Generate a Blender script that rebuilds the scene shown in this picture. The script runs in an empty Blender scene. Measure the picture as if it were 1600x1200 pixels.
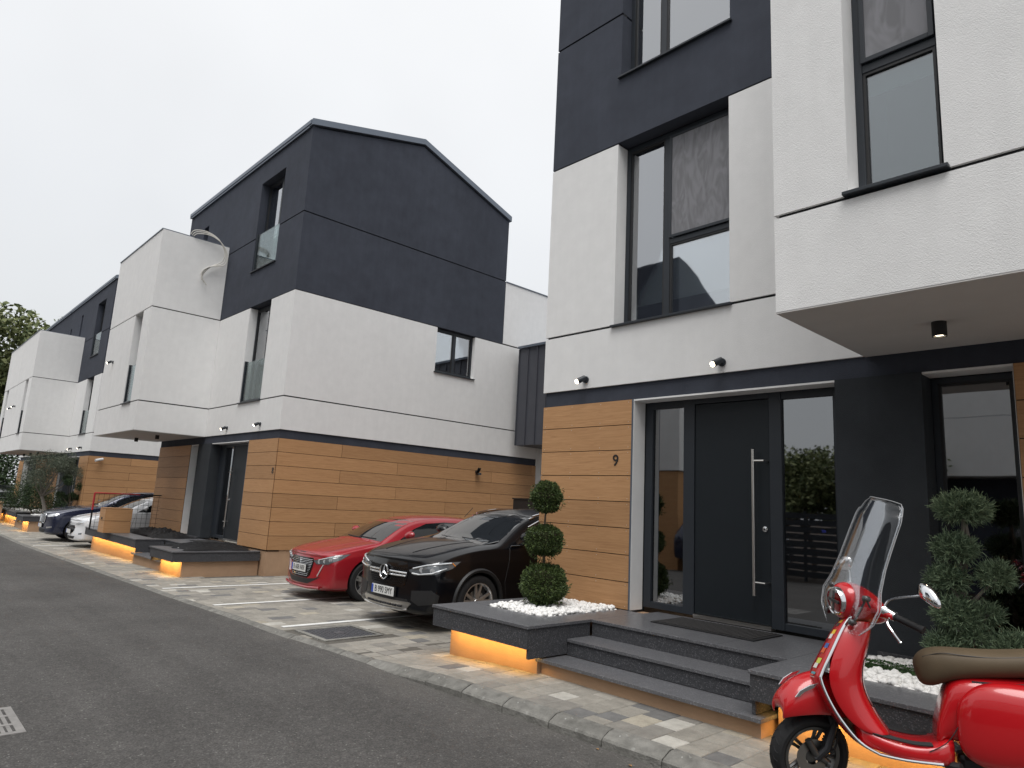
import bpy, bmesh, math, random
from mathutils import Vector, Matrix
from mathutils.bvhtree import BVHTree
random.seed(7)
S = bpy.context.scene
C = S.collection
PI = math.pi
# ------------------------------------------------------------------ camera
def rotation(yaw, pitch, roll):
    cy, sy, cp, sp, cr, sr = math.cos(yaw), math.sin(yaw), math.cos(pitch), math.sin(pitch), math.cos(roll), math.sin(roll)
    f = Vector((sy*cp, cy*cp, sp)); r = Vector((cy, -sy, 0)); d = -(r.cross(f))
    return r*cr + d*sr, -r*sr + d*cr, f
cr_, cd_, cf_ = rotation(math.radians(-47.144), math.radians(10.135), math.radians(-2.984))
cam_data = bpy.data.cameras.new('camera'); cam = bpy.data.objects.new('camera', cam_data); C.objects.link(cam)
cam.matrix_world = Matrix(((cr_.x, -cd_.x, -cf_.x, 0), (cr_.y, -cd_.y, -cf_.y, 0), (cr_.z, -cd_.z, -cf_.z, 1.65), (0, 0, 0, 1)))
cam_data.sensor_width = 36; cam_data.lens = 36*1065.33/1600; cam_data.clip_start = .05; cam_data.clip_end = 2000
S.camera = cam
# ------------------------------------------------------------------ sky: pale even overcast
SUN_EL, SUN_AZ = math.radians(66), math.radians(222)
world = bpy.data.worlds.new('World'); S.world = world; world.use_nodes = True
nt = world.node_tree; nt.nodes.clear()
def nd(t, typ, **kw):
    n = t.nodes.new(typ)
    for k, v in kw.items(): setattr(n, k, v)
    return n
wout = nd(nt, 'ShaderNodeOutputWorld'); wbg = nd(nt, 'ShaderNodeBackground'); wbg.inputs[1].default_value = .1
wsky = nd(nt, 'ShaderNodeTexSky', sky_type='NISHITA'); wsky.sun_disc = False
wsky.sun_elevation = SUN_EL; wsky.sun_rotation = SUN_AZ; wsky.air_density = 1.5; wsky.dust_density = 4
wtc = nd(nt, 'ShaderNodeTexCoord'); wsep = nd(nt, 'ShaderNodeSeparateXYZ'); nt.links.new(wtc.outputs['Generated'], wsep.inputs[0])
wramp = nd(nt, 'ShaderNodeValToRGB'); nt.links.new(wsep.outputs[2], wramp.inputs[0])
e = wramp.color_ramp.elements
e[0].position = 0; e[0].color = (.655, .675, .69, 1); e[1].position = 1; e[1].color = (1.0, 1.0, 1.0, 1)
m_ = e.new(.35); m_.color = (.755, .772, .795, 1)
wnoise = nd(nt, 'ShaderNodeTexNoise'); wnoise.inputs['Scale'].default_value = 1.6; wnoise.inputs['Detail'].default_value = 4
nt.links.new(wtc.outputs['Generated'], wnoise.inputs['Vector'])
wmr = nd(nt, 'ShaderNodeMapRange'); wmr.inputs[1].default_value = .3; wmr.inputs[2].default_value = .7; wmr.inputs[3].default_value = 9.3; wmr.inputs[4].default_value = 10.5
nt.links.new(wnoise.outputs[0], wmr.inputs[0])
wmul = nd(nt, 'ShaderNodeVectorMath', operation='SCALE'); nt.links.new(wramp.outputs[0], wmul.inputs[0]); nt.links.new(wmr.outputs[0], wmul.inputs['Scale'])
wmix = nd(nt, 'ShaderNodeMixRGB'); wmix.inputs[0].default_value = .95
nt.links.new(wsky.outputs[0], wmix.inputs[1]); nt.links.new(wmul.outputs[0], wmix.inputs[2])
wdot = nd(nt, 'ShaderNodeVectorMath', operation='DOT_PRODUCT'); nt.links.new(wtc.outputs['Generated'], wdot.inputs[0]); wdot.inputs[1].default_value = (-.35, .90, .25)
wdr = nd(nt, 'ShaderNodeMapRange'); wdr.inputs[1].default_value = -1; wdr.inputs[2].default_value = 1; wdr.inputs[3].default_value = .95; wdr.inputs[4].default_value = 1.05; nt.links.new(wdot.outputs['Value'], wdr.inputs[0])
wsc2 = nd(nt, 'ShaderNodeVectorMath', operation='SCALE'); nt.links.new(wmix.outputs[0], wsc2.inputs[0]); nt.links.new(wdr.outputs[0], wsc2.inputs['Scale'])
nt.links.new(wsc2.outputs[0], wbg.inputs[0]); nt.links.new(wbg.outputs[0], wout.inputs[0])
sun_d = bpy.data.lights.new('sun', 'SUN'); sun_d.energy = 2.3; sun_d.angle = math.radians(40); sun_d.color = (1, .985, .965)
sun = bpy.data.objects.new('sun', sun_d); C.objects.link(sun)
sd = Vector((math.sin(SUN_AZ)*math.cos(SUN_EL)*-1, math.cos(SUN_AZ)*math.cos(SUN_EL), math.sin(SUN_EL)))
sun.rotation_euler = sd.to_track_quat('Z', 'Y').to_euler()
S.view_settings.view_transform = 'Standard'; S.view_settings.look = 'None'; S.view_settings.gamma = 1; S.view_settings.exposure = .17
S.view_settings.use_curve_mapping = False
S.render.engine = 'CYCLES'
# ------------------------------------------------------------------ materials
MATS = {}
def principled(name):
    m = bpy.data.materials.new(name); m.use_nodes = True
    return m, m.node_tree, m.node_tree.nodes['Principled BSDF']
def mat(name, col, rough=.6, metal=0, spec=.5, var=0, vscale=3, bump=0, bscale=60, bdetail=3, coat=0, stretch=(1, 1, 1), speck=0, speckscale=200, speckcol=(.5, .5, .5), objvar=0, emis=None, estr=0, trans=0, bdist=.01, dirt=0, streak=0):
    m, t, b = principled(name)
    b.inputs['Base Color'].default_value = (*col, 1); b.inputs['Roughness'].default_value = rough; b.inputs['Metallic'].default_value = metal
    b.inputs['Specular IOR Level'].default_value = spec; b.inputs['Coat Weight'].default_value = coat; b.inputs['Coat Roughness'].default_value = .03
    if trans: b.inputs['Transmission Weight'].default_value = trans
    if emis: b.inputs['Emission Color'].default_value = (*emis, 1); b.inputs['Emission Strength'].default_value = estr
    L = t.links
    if var or bump or speck or objvar or dirt:
        tc = nd(t, 'ShaderNodeTexCoord'); mp = nd(t, 'ShaderNodeMapping'); mp.inputs['Scale'].default_value = stretch
        L.new(tc.outputs['Object'], mp.inputs['Vector']); vec = mp.outputs[0]
        colout = None
        if objvar:
            oi = nd(t, 'ShaderNodeObjectInfo')
            add = nd(t, 'ShaderNodeVectorMath', operation='MULTIPLY_ADD'); L.new(oi.outputs['Random'], add.inputs[0]); add.inputs[1].default_value = (37, 19, 23)
            L.new(vec, add.inputs[2]); vec = add.outputs[0]
        rgb = nd(t, 'ShaderNodeRGB'); rgb.outputs[0].default_value = (*col, 1); colout = rgb.outputs[0]
        def scale_by(colsock, valsock):
            v = nd(t, 'ShaderNodeVectorMath', operation='SCALE'); L.new(colsock, v.inputs[0]); L.new(valsock, v.inputs['Scale']); return v.outputs[0]
        def rng(sock, a, b_, lo, hi):
            r = nd(t, 'ShaderNodeMapRange'); r.inputs[1].default_value = a; r.inputs[2].default_value = b_; r.inputs[3].default_value = lo; r.inputs[4].default_value = hi
            L.new(sock, r.inputs[0]); return r.outputs[0]
        if objvar: colout = scale_by(colout, rng(oi.outputs['Random'], 0, 1, 1-objvar, 1+objvar))
        if var:
            n = nd(t, 'ShaderNodeTexNoise'); n.inputs['Scale'].default_value = vscale; n.inputs['Detail'].default_value = 6; n.inputs['Roughness'].default_value = .6
            L.new(vec, n.inputs['Vector']); colout = scale_by(colout, rng(n.outputs[0], .3, .7, 1-var, 1+var))
        if dirt:
            n = nd(t, 'ShaderNodeTexNoise'); n.inputs['Scale'].default_value = .45; n.inputs['Detail'].default_value = 8; n.inputs['Roughness'].default_value = .65
            L.new(tc.outputs['Object'], n.inputs['Vector']); colout = scale_by(colout, rng(n.outputs[0], .35, .65, 1-dirt, 1+dirt))
        if streak:
            ms = nd(t, 'ShaderNodeMapping'); ms.inputs['Scale'].default_value = (4.5, 4.5, .30); L.new(tc.outputs['Object'], ms.inputs['Vector'])
            n = nd(t, 'ShaderNodeTexNoise'); n.inputs['Scale'].default_value = 2.2; n.inputs['Detail'].default_value = 6; L.new(ms.outputs[0], n.inputs['Vector']); colout = scale_by(colout, rng(n.outputs[0], .35, .65, 1-streak, 1+streak*.6))
        if speck:
            n = nd(t, 'ShaderNodeTexVoronoi'); n.inputs['Scale'].default_value = speckscale; L.new(tc.outputs['Object'], n.inputs['Vector'])
            sp = nd(t, 'ShaderNodeSeparateColor'); L.new(n.outputs['Color'], sp.inputs[0])
            mx = nd(t, 'ShaderNodeMixRGB'); L.new(rng(sp.outputs[0], 1-speck, 1, 0, 1), mx.inputs[0]); L.new(colout, mx.inputs[1]); mx.inputs[2].default_value = (*speckcol, 1); colout = mx.outputs[0]
        L.new(colout, b.inputs['Base Color'])
        if bump:
            n = nd(t, 'ShaderNodeTexNoise'); n.inputs['Scale'].default_value = bscale; n.inputs['Detail'].default_value = bdetail
            L.new(vec, n.inputs['Vector']); bp = nd(t, 'ShaderNodeBump'); bp.inputs['Strength'].default_value = bump; bp.inputs['Distance'].default_value = bdist
            L.new(n.outputs[0], bp.inputs['Height']); L.new(bp.outputs[0], b.inputs['Normal'])
    MATS[name] = m; return m
def glass_mat(name, tint, refl=1.0, rough=.02, base=.04, ior=1.55):
    m = bpy.data.materials.new(name); m.use_nodes = True; t = m.node_tree; t.nodes.clear(); L = t.links
    o = nd(t, 'ShaderNodeOutputMaterial'); mx = nd(t, 'ShaderNodeMixShader'); tr = nd(t, 'ShaderNodeBsdfTransparent'); gl = nd(t, 'ShaderNodeBsdfGlossy')
    tr.inputs[0].default_value = (*tint, 1); gl.inputs['Roughness'].default_value = rough; gl.inputs[0].default_value = (.95, .97, 1, 1)
    fr = nd(t, 'ShaderNodeFresnel'); fr.inputs[0].default_value = ior
    ma = nd(t, 'ShaderNodeMath', operation='MULTIPLY_ADD'); ma.inputs[1].default_value = refl; ma.inputs[2].default_value = base; ma.use_clamp = True
    L.new(fr.outputs[0], ma.inputs[0]); L.new(ma.outputs[0], mx.inputs[0]); L.new(tr.outputs[0], mx.inputs[1]); L.new(gl.outputs[0], mx.inputs[2]); L.new(mx.outputs[0], o.inputs[0])
    # very slight waviness of real panes
    n = nd(t, 'ShaderNodeTexNoise'); n.inputs['Scale'].default_value = 1.3; tc = nd(t, 'ShaderNodeTexCoord'); L.new(tc.outputs['Object'], n.inputs['Vector'])
    bp = nd(t, 'ShaderNodeBump'); bp.inputs['Strength'].default_value = .04; bp.inputs['Distance'].default_value = .02; L.new(n.outputs[0], bp.inputs['Height']); L.new(bp.outputs[0], gl.inputs['Normal'])
    MATS[name] = m; return m
mat('white_plaster', (.78, .775, .765), .92, spec=.2, var=.03, vscale=5, bump=.55, bscale=150, bdist=.006, dirt=.025, streak=.013)
mat('dark_plaster', (.051, .057, .074), .9, spec=.25, var=.10, vscale=3, bump=.6, bscale=150, bdist=.006, dirt=.12, streak=.04)
mat('joint_black', (.010, .010, .012), .8)
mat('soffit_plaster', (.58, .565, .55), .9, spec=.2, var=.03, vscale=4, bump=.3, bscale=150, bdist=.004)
mat('metal_anthracite', (.024, .029, .036), .42, spec=.4, var=.05, vscale=8)
mat('roof_flashing', (.15, .175, .215), .45, metal=.3, var=.06, vscale=2)
mat('door_anthracite', (.009, .013, .017), .5, spec=.35, var=.06, vscale=6, bump=.12, bscale=260, bdist=.002)
mat('steel', (.62, .60, .57), .28, metal=1)
mat('chrome', (.75, .76, .78), .08, metal=1)
mat('black_plastic', (.014, .014, .015), .5, var=.1, vscale=20)
mat('black_gloss', (.006, .006, .007), .12, spec=.6)
mat('tan_render', (.42, .275, .175), .85, spec=.2, var=.06, vscale=5, bump=.5, bscale=130, bdist=.005, dirt=.06)
mat('granite', (.098, .099, .106), .34, spec=.5, var=.14, vscale=40, speck=.20, speckscale=150, speckcol=(.24, .24, .255), bump=.10, bscale=300, bdist=.002, dirt=.12)
mat('granite_rough', (.050, .051, .056), .75, spec=.3, var=.2, vscale=50, speck=.18, speckscale=150, speckcol=(.14, .14, .15), bump=.5, bscale=120, bdist=.006)
mat('white_pebble', (.80, .79, .77), .6, var=.05, vscale=30, bump=.1, bscale=60)
mat('kerb_concrete', (.185, .180, .165), .9, spec=.2, var=.28, vscale=11, bump=.9, bscale=60, bdist=.008, objvar=.10, speck=.012, speckscale=45, speckcol=(.40, .40, .38), dirt=.25)
mat('paint_white', (.66, .66, .64), .7, var=.14, vscale=12, bump=.2, bscale=80)
mat('cast_iron', (.085, .086, .094), .55, metal=.3, var=.25, vscale=14, bump=.2, bscale=90)
mat('grey_iron', (.24, .23, .22), .6, metal=.3, var=.2, vscale=14, bump=.2, bscale=90)
mat('rubber', (.018, .018, .019), .72, spec=.3, var=.1, vscale=15, bump=.15, bscale=90)
mat('alloy', (.72, .72, .72), .28, metal=.9)
mat('alloy_dark', (.035, .035, .038), .35, metal=.6)
mat('disc_steel', (.30, .29, .28), .35, metal=1)
mat('car_black', (.0022, .0026, .0042), .28, spec=.25, coat=.5)
mat('car_red', (.30, .010, .018), .30, spec=.45, coat=.9)
mat('car_white', (.74, .75, .77), .3, spec=.5, coat=1)
mat('car_blue', (.014, .020, .050), .25, metal=.3, spec=.5, coat=1)
mat('scooter_red', (.44, .006, .010), .26, spec=.45, coat=.7)
mat('scooter_red_inner', (.30, .008, .012), .4, spec=.5, coat=.3)
mat('seam_metal', (.060, .063, .076), .45, spec=.4, var=.06, vscale=3)
mat('car_glass', (.008, .010, .011), .03, spec=.9, coat=1)
mat('lamp_glass', (.10, .11, .12), .06, spec=.9, coat=1)
mat('lens_clear', (.78, .80, .82), .12, metal=.6, coat=1)
mat('amber', (.75, .25, .03), .2, coat=1)
mat('plate_white', (.72, .72, .70), .4)
mat('plate_blue', (.03, .08, .42), .4)
mat('plate_ink', (.012, .012, .012), .5)
mat('seat_brown', (.090, .064, .036), .62, spec=.4, var=.07, vscale=8, bump=.35, bscale=260, bdist=.002)
mat('bark', (.14, .105, .078), .9, var=.25, vscale=18, bump=.8, bscale=30)
mat('bark_grey', (.20, .18, .155), .9, var=.25, vscale=18, bump=.8, bscale=30)
mat('mat_fibre', (.035, .033, .033), .95, var=.3, vscale=90, bump=.8, bscale=160)
mat('fabric_black', (.006, .006, .007), .7, spec=.25, var=.2, vscale=20, bump=.6, bscale=90)
mat('red_paint', (.42, .02, .03), .5)
mat('soil', (.05, .035, .025), .95, var=.3, vscale=8, bump=.8, bscale=30)
mat('blind_pale', (.80, .81, .80), .9, var=.03, vscale=2)
mat('curtain_grey', (.40, .40, .41), .95, var=.05, vscale=3)
mat('pier_plaster_shaded', (.034, .038, .043), .9, spec=.25, var=.10, vscale=3, bump=.6, bscale=150, bdist=.006, dirt=.12)  # greener dark plaster, deepened to carry part of the shade under the bay
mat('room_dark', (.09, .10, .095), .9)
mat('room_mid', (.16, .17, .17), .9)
mat('emit_warm', (1, 1, 1), .5, emis=(1, .86, .62), estr=9)
mat('emit_orange', (1, .6, .2), .5, emis=(1, .55, .13), estr=8)
mat('emit_blue', (.2, .2, 1), .5, emis=(.12, .14, 1), estr=2.5)
mat('cable_white', (.62, .60, .55), .6)
mat('camera_white', (.6, .6, .6), .5)
glass_mat('pane', (.86, .90, .90), 1.0, base=.34)
glass_mat('pane_dark', (.16, .18, .18), 1.2, base=.20)
glass_mat('pane_balustrade', (.74, .80, .78), .6, base=.0)
glass_mat('screen_clear', (.97, .975, .975), .45, base=.0)
glass_mat('pane_mid', (.55, .62, .62), 1.1, base=.14)
# wood-look cladding boards: long horizontal grain, each board its own offset and tone
def wood_mat():
    m, t, b = principled('wood_board'); L = t.links
    tc = nd(t, 'ShaderNodeTexCoord'); oi = nd(t, 'ShaderNodeObjectInfo')
    add = nd(t, 'ShaderNodeVectorMath', operation='MULTIPLY_ADD'); L.new(oi.outputs['Random'], add.inputs[0]); add.inputs[1].default_value = (31, 17, 7); L.new(tc.outputs['Object'], add.inputs[2])
    mp = nd(t, 'ShaderNodeMapping'); mp.inputs['Scale'].default_value = (1.6, 1.6, 34); L.new(add.outputs[0], mp.inputs[0])
    n = nd(t, 'ShaderNodeTexNoise'); n.inputs['Scale'].default_value = 1.6; n.inputs['Detail'].default_value = 8; n.inputs['Roughness'].default_value = .62; n.inputs['Distortion'].default_value = 1.1
    L.new(mp.outputs[0], n.inputs['Vector'])
    r = nd(t, 'ShaderNodeValToRGB'); L.new(n.outputs[0], r.inputs[0]); e = r.color_ramp.elements
    e[0].position = .30; e[0].color = (.36, .190, .086, 1); e[1].position = .68; e[1].color = (.49, .277, .133, 1); q = e.new(.47); q.color = (.43, .234, .108, 1)
    hs = nd(t, 'ShaderNodeHueSaturation'); L.new(r.outputs[0], hs.inputs['Color'])
    mr = nd(t, 'ShaderNodeMapRange'); mr.inputs[3].default_value = .88; mr.inputs[4].default_value = 1.10; L.new(oi.outputs['Random'], mr.inputs[0]); L.new(mr.outputs[0], hs.inputs['Value'])
    L.new(hs.outputs[0], b.inputs['Base Color']); b.inputs['Roughness'].default_value = .62; b.inputs['Specular IOR Level'].default_value = .35
    bp = nd(t, 'ShaderNodeBump'); bp.inputs['Strength'].default_value = .45; bp.inputs['Distance'].default_value = .003; L.new(n.outputs[0], bp.inputs['Height']); L.new(bp.outputs[0], b.inputs['Normal'])
    MATS['wood_board'] = m
wood_mat()
def asphalt_mat():
    m, t, b = principled('asphalt'); L = t.links; tc = nd(t, 'ShaderNodeTexCoord')
    v = nd(t, 'ShaderNodeTexVoronoi'); v.inputs['Scale'].default_value = 95; L.new(tc.outputs['Object'], v.inputs['Vector'])
    sp = nd(t, 'ShaderNodeSeparateColor'); L.new(v.outputs['Color'], sp.inputs[0])
    r = nd(t, 'ShaderNodeValToRGB'); L.new(sp.outputs[0], r.inputs[0]); e = r.color_ramp.elements
    e[0].position = 0; e[0].color = (.048, .046, .044, 1); e[1].position = 1; e[1].color = (.19, .185, .175, 1)
    q = e.new(.80); q.color = (.082, .078, .075, 1); q = e.new(.985); q.color = (.105, .101, .096, 1)
    n = nd(t, 'ShaderNodeTexNoise'); n.inputs['Scale'].default_value = .7; n.inputs['Detail'].default_value = 7; n.inputs['Roughness'].default_value = .6; L.new(tc.outputs['Object'], n.inputs['Vector'])
    mr = nd(t, 'ShaderNodeMapRange'); mr.inputs[1].default_value = .3; mr.inputs[2].default_value = .7; mr.inputs[3].default_value = .83; mr.inputs[4].default_value = 1.2; L.new(n.outputs[0], mr.inputs[0])
    n3 = nd(t, 'ShaderNodeTexNoise'); n3.inputs['Scale'].default_value = 14; n3.inputs['Detail'].default_value = 5; L.new(tc.outputs['Object'], n3.inputs['Vector'])
    mr3 = nd(t, 'ShaderNodeMapRange'); mr3.inputs[1].default_value = .35; mr3.inputs[2].default_value = .65; mr3.inputs[3].default_value = .90; mr3.inputs[4].default_value = 1.10; L.new(n3.outputs[0], mr3.inputs[0])
    mm = nd(t, 'ShaderNodeMath', operation='MULTIPLY'); L.new(mr.outputs[0], mm.inputs[0]); L.new(mr3.outputs[0], mm.inputs[1])
    sc = nd(t, 'ShaderNodeVectorMath', operation='SCALE'); L.new(r.outputs[0], sc.inputs[0]); L.new(mm.outputs[0], sc.inputs['Scale'])
    # pale dust gathered in a ragged band beside the kerb, and long faint wheel tracks
    sy = nd(t, 'ShaderNodeSeparateXYZ'); L.new(tc.outputs['Object'], sy.inputs[0])
    dn = nd(t, 'ShaderNodeTexNoise'); dn.inputs['Scale'].default_value = 2.2; dn.inputs['Detail'].default_value = 7; L.new(tc.outputs['Object'], dn.inputs['Vector'])
    da = nd(t, 'ShaderNodeMath', operation='MULTIPLY_ADD'); L.new(dn.outputs[0], da.inputs[0]); da.inputs[1].default_value = 1.6; L.new(sy.outputs[1], da.inputs[2])
    dm = nd(t, 'ShaderNodeMapRange'); dm.inputs[1].default_value = 4.35; dm.inputs[2].default_value = 5.1; dm.inputs[3].default_value = 0; dm.inputs[4].default_value = .38; L.new(da.outputs[0], dm.inputs[0])
    dx = nd(t, 'ShaderNodeMixRGB'); L.new(dm.outputs[0], dx.inputs[0]); L.new(sc.outputs[0], dx.inputs[1]); dx.inputs[2].default_value = (.135, .125, .112, 1)
    tm = nd(t, 'ShaderNodeMapping'); tm.inputs['Scale'].default_value = (.07, 1.3, 1); L.new(tc.outputs['Object'], tm.inputs['Vector']); tn = nd(t, 'ShaderNodeTexNoise'); tn.inputs['Scale'].default_value = 1.4; tn.inputs['Detail'].default_value = 3; L.new(tm.outputs[0], tn.inputs['Vector'])
    tr_ = nd(t, 'ShaderNodeMapRange'); tr_.inputs[1].default_value = .35; tr_.inputs[2].default_value = .65; tr_.inputs[3].default_value = .88; tr_.inputs[4].default_value = 1.10; L.new(tn.outputs[0], tr_.inputs[0])
    ts = nd(t, 'ShaderNodeVectorMath', operation='SCALE'); L.new(dx.outputs[0], ts.inputs[0]); L.new(tr_.outputs[0], ts.inputs['Scale']); L.new(ts.outputs[0], b.inputs['Base Color'])
    b.inputs['Roughness'].default_value = .86; b.inputs['Specular IOR Level'].default_value = .3
    n2 = nd(t, 'ShaderNodeTexNoise'); n2.inputs['Scale'].default_value = 75; n2.inputs['Detail'].default_value = 4; L.new(tc.outputs['Object'], n2.inputs['Vector'])
    bp = nd(t, 'ShaderNodeBump'); bp.inputs['Strength'].default_value = .9; bp.inputs['Distance'].default_value = .008; L.new(n2.outputs[0], bp.inputs['Height'])
    bp2 = nd(t, 'ShaderNodeBump'); bp2.inputs['Strength'].default_value = .6; bp2.inputs['Distance'].default_value = .006; bp2.invert = True; L.new(v.outputs['Distance'], bp2.inputs['Height']); L.new(bp.outputs[0], bp2.inputs['Normal'])
    L.new(bp2.outputs[0], b.inputs['Normal']); MATS['asphalt'] = m
asphalt_mat()
def paver_mat(name, attr):
    m, t, b = principled(name); L = t.links; tc = nd(t, 'ShaderNodeTexCoord')
    if attr: a = nd(t, 'ShaderNodeAttribute'); a.attribute_name = 'tone'; src = a.outputs['Color']; vec = tc.outputs['Object']
    else:
        a = nd(t, 'ShaderNodeObjectInfo'); src = a.outputs['Color']
        ad = nd(t, 'ShaderNodeVectorMath', operation='MULTIPLY_ADD'); L.new(a.outputs['Random'], ad.inputs[0]); ad.inputs[1].default_value = (31, 17, 7); L.new(tc.outputs['Object'], ad.inputs[2]); vec = ad.outputs[0]
    n = nd(t, 'ShaderNodeTexNoise'); n.inputs['Scale'].default_value = 9; n.inputs['Detail'].default_value = 7; n.inputs['Roughness'].default_value = .7; L.new(vec, n.inputs['Vector'])
    mr = nd(t, 'ShaderNodeMapRange'); mr.inputs[1].default_value = .3; mr.inputs[2].default_value = .7; mr.inputs[3].default_value = .78; mr.inputs[4].default_value = 1.18; L.new(n.outputs[0], mr.inputs[0])
    n2 = nd(t, 'ShaderNodeTexNoise'); n2.inputs['Scale'].default_value = 220; n2.inputs['Detail'].default_value = 3; L.new(vec, n2.inputs['Vector'])
    mr2 = nd(t, 'ShaderNodeMapRange'); mr2.inputs[1].default_value = .3; mr2.inputs[2].default_value = .7; mr2.inputs[3].default_value = .85; mr2.inputs[4].default_value = 1.15; L.new(n2.outputs[0], mr2.inputs[0])
    mm = nd(t, 'ShaderNodeMath', operation='MULTIPLY'); L.new(mr.outputs[0], mm.inputs[0]); L.new(mr2.outputs[0], mm.inputs[1])
    sc = nd(t, 'ShaderNodeVectorMath', operation='SCALE'); L.new(src, sc.inputs[0]); L.new(mm.outputs[0], sc.inputs['Scale']); L.new(sc.outputs[0], b.inputs['Base Color'])
    b.inputs['Roughness'].default_value = .85; b.inputs['Specular IOR Level'].default_value = .3
    bp = nd(t, 'ShaderNodeBump'); bp.inputs['Strength'].default_value = .35; bp.inputs['Distance'].default_value = .003; L.new(n2.outputs[0], bp.inputs['Height']); L.new(bp.outputs[0], b.inputs['Normal'])
    MATS[name] = m
paver_mat('paver_tone', True); paver_mat('paver_single', False)
def leaf_mat(name, dark, light, rough=.6):
    m, t, b = principled(name); L = t.links; g = nd(t, 'ShaderNodeNewGeometry'); r = nd(t, 'ShaderNodeValToRGB'); L.new(g.outputs['Random Per Island'], r.inputs[0])
    e = r.color_ramp.elements; e[0].color = (*dark, 1); e[1].color = (*light, 1); L.new(r.outputs[0], b.inputs['Base Color']); b.inputs['Roughness'].default_value = rough
    b.inputs['Specular IOR Level'].default_value = .3; MATS[name] = m
leaf_mat('leaf_box', (.018, .036, .012), (.10, .14, .040))
leaf_mat('leaf_juniper', (.035, .065, .038), (.24, .32, .19))
leaf_mat('leaf_olive', (.045, .060, .040), (.13, .15, .105))
leaf_mat('leaf_tree', (.07, .10, .04), (.25, .27, .12))
leaf_mat('leaf_dark', (.012, .026, .010), (.045, .075, .025))
leaf_mat('leaf_moss', (.012, .035, .006), (.035, .085, .018))
# screen mesh with soft moire-like folds
def flyscreen():
    m, t, b = principled('fly_screen'); L = t.links; tc = nd(t, 'ShaderNodeTexCoord')
    mp = nd(t, 'ShaderNodeMapping'); mp.inputs['Scale'].default_value = (7, 7, 2.2); L.new(tc.outputs['Object'], mp.inputs[0])
    w = nd(t, 'ShaderNodeTexNoise'); w.inputs['Scale'].default_value = 1.1; w.inputs['Distortion'].default_value = 2.2; w.inputs['Detail'].default_value = 1; L.new(mp.outputs[0], w.inputs['Vector'])
    r = nd(t, 'ShaderNodeValToRGB'); L.new(w.outputs[0], r.inputs[0]); e = r.color_ramp.elements
    e[0].position = .35; e[0].color = (.175, .175, .185, 1); e[1].position = .65; e[1].color = (.235, .235, .25, 1)
    L.new(r.outputs[0], b.inputs['Base Color']); b.inputs['Roughness'].default_value = .9; MATS['fly_screen'] = m
flyscreen()
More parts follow.
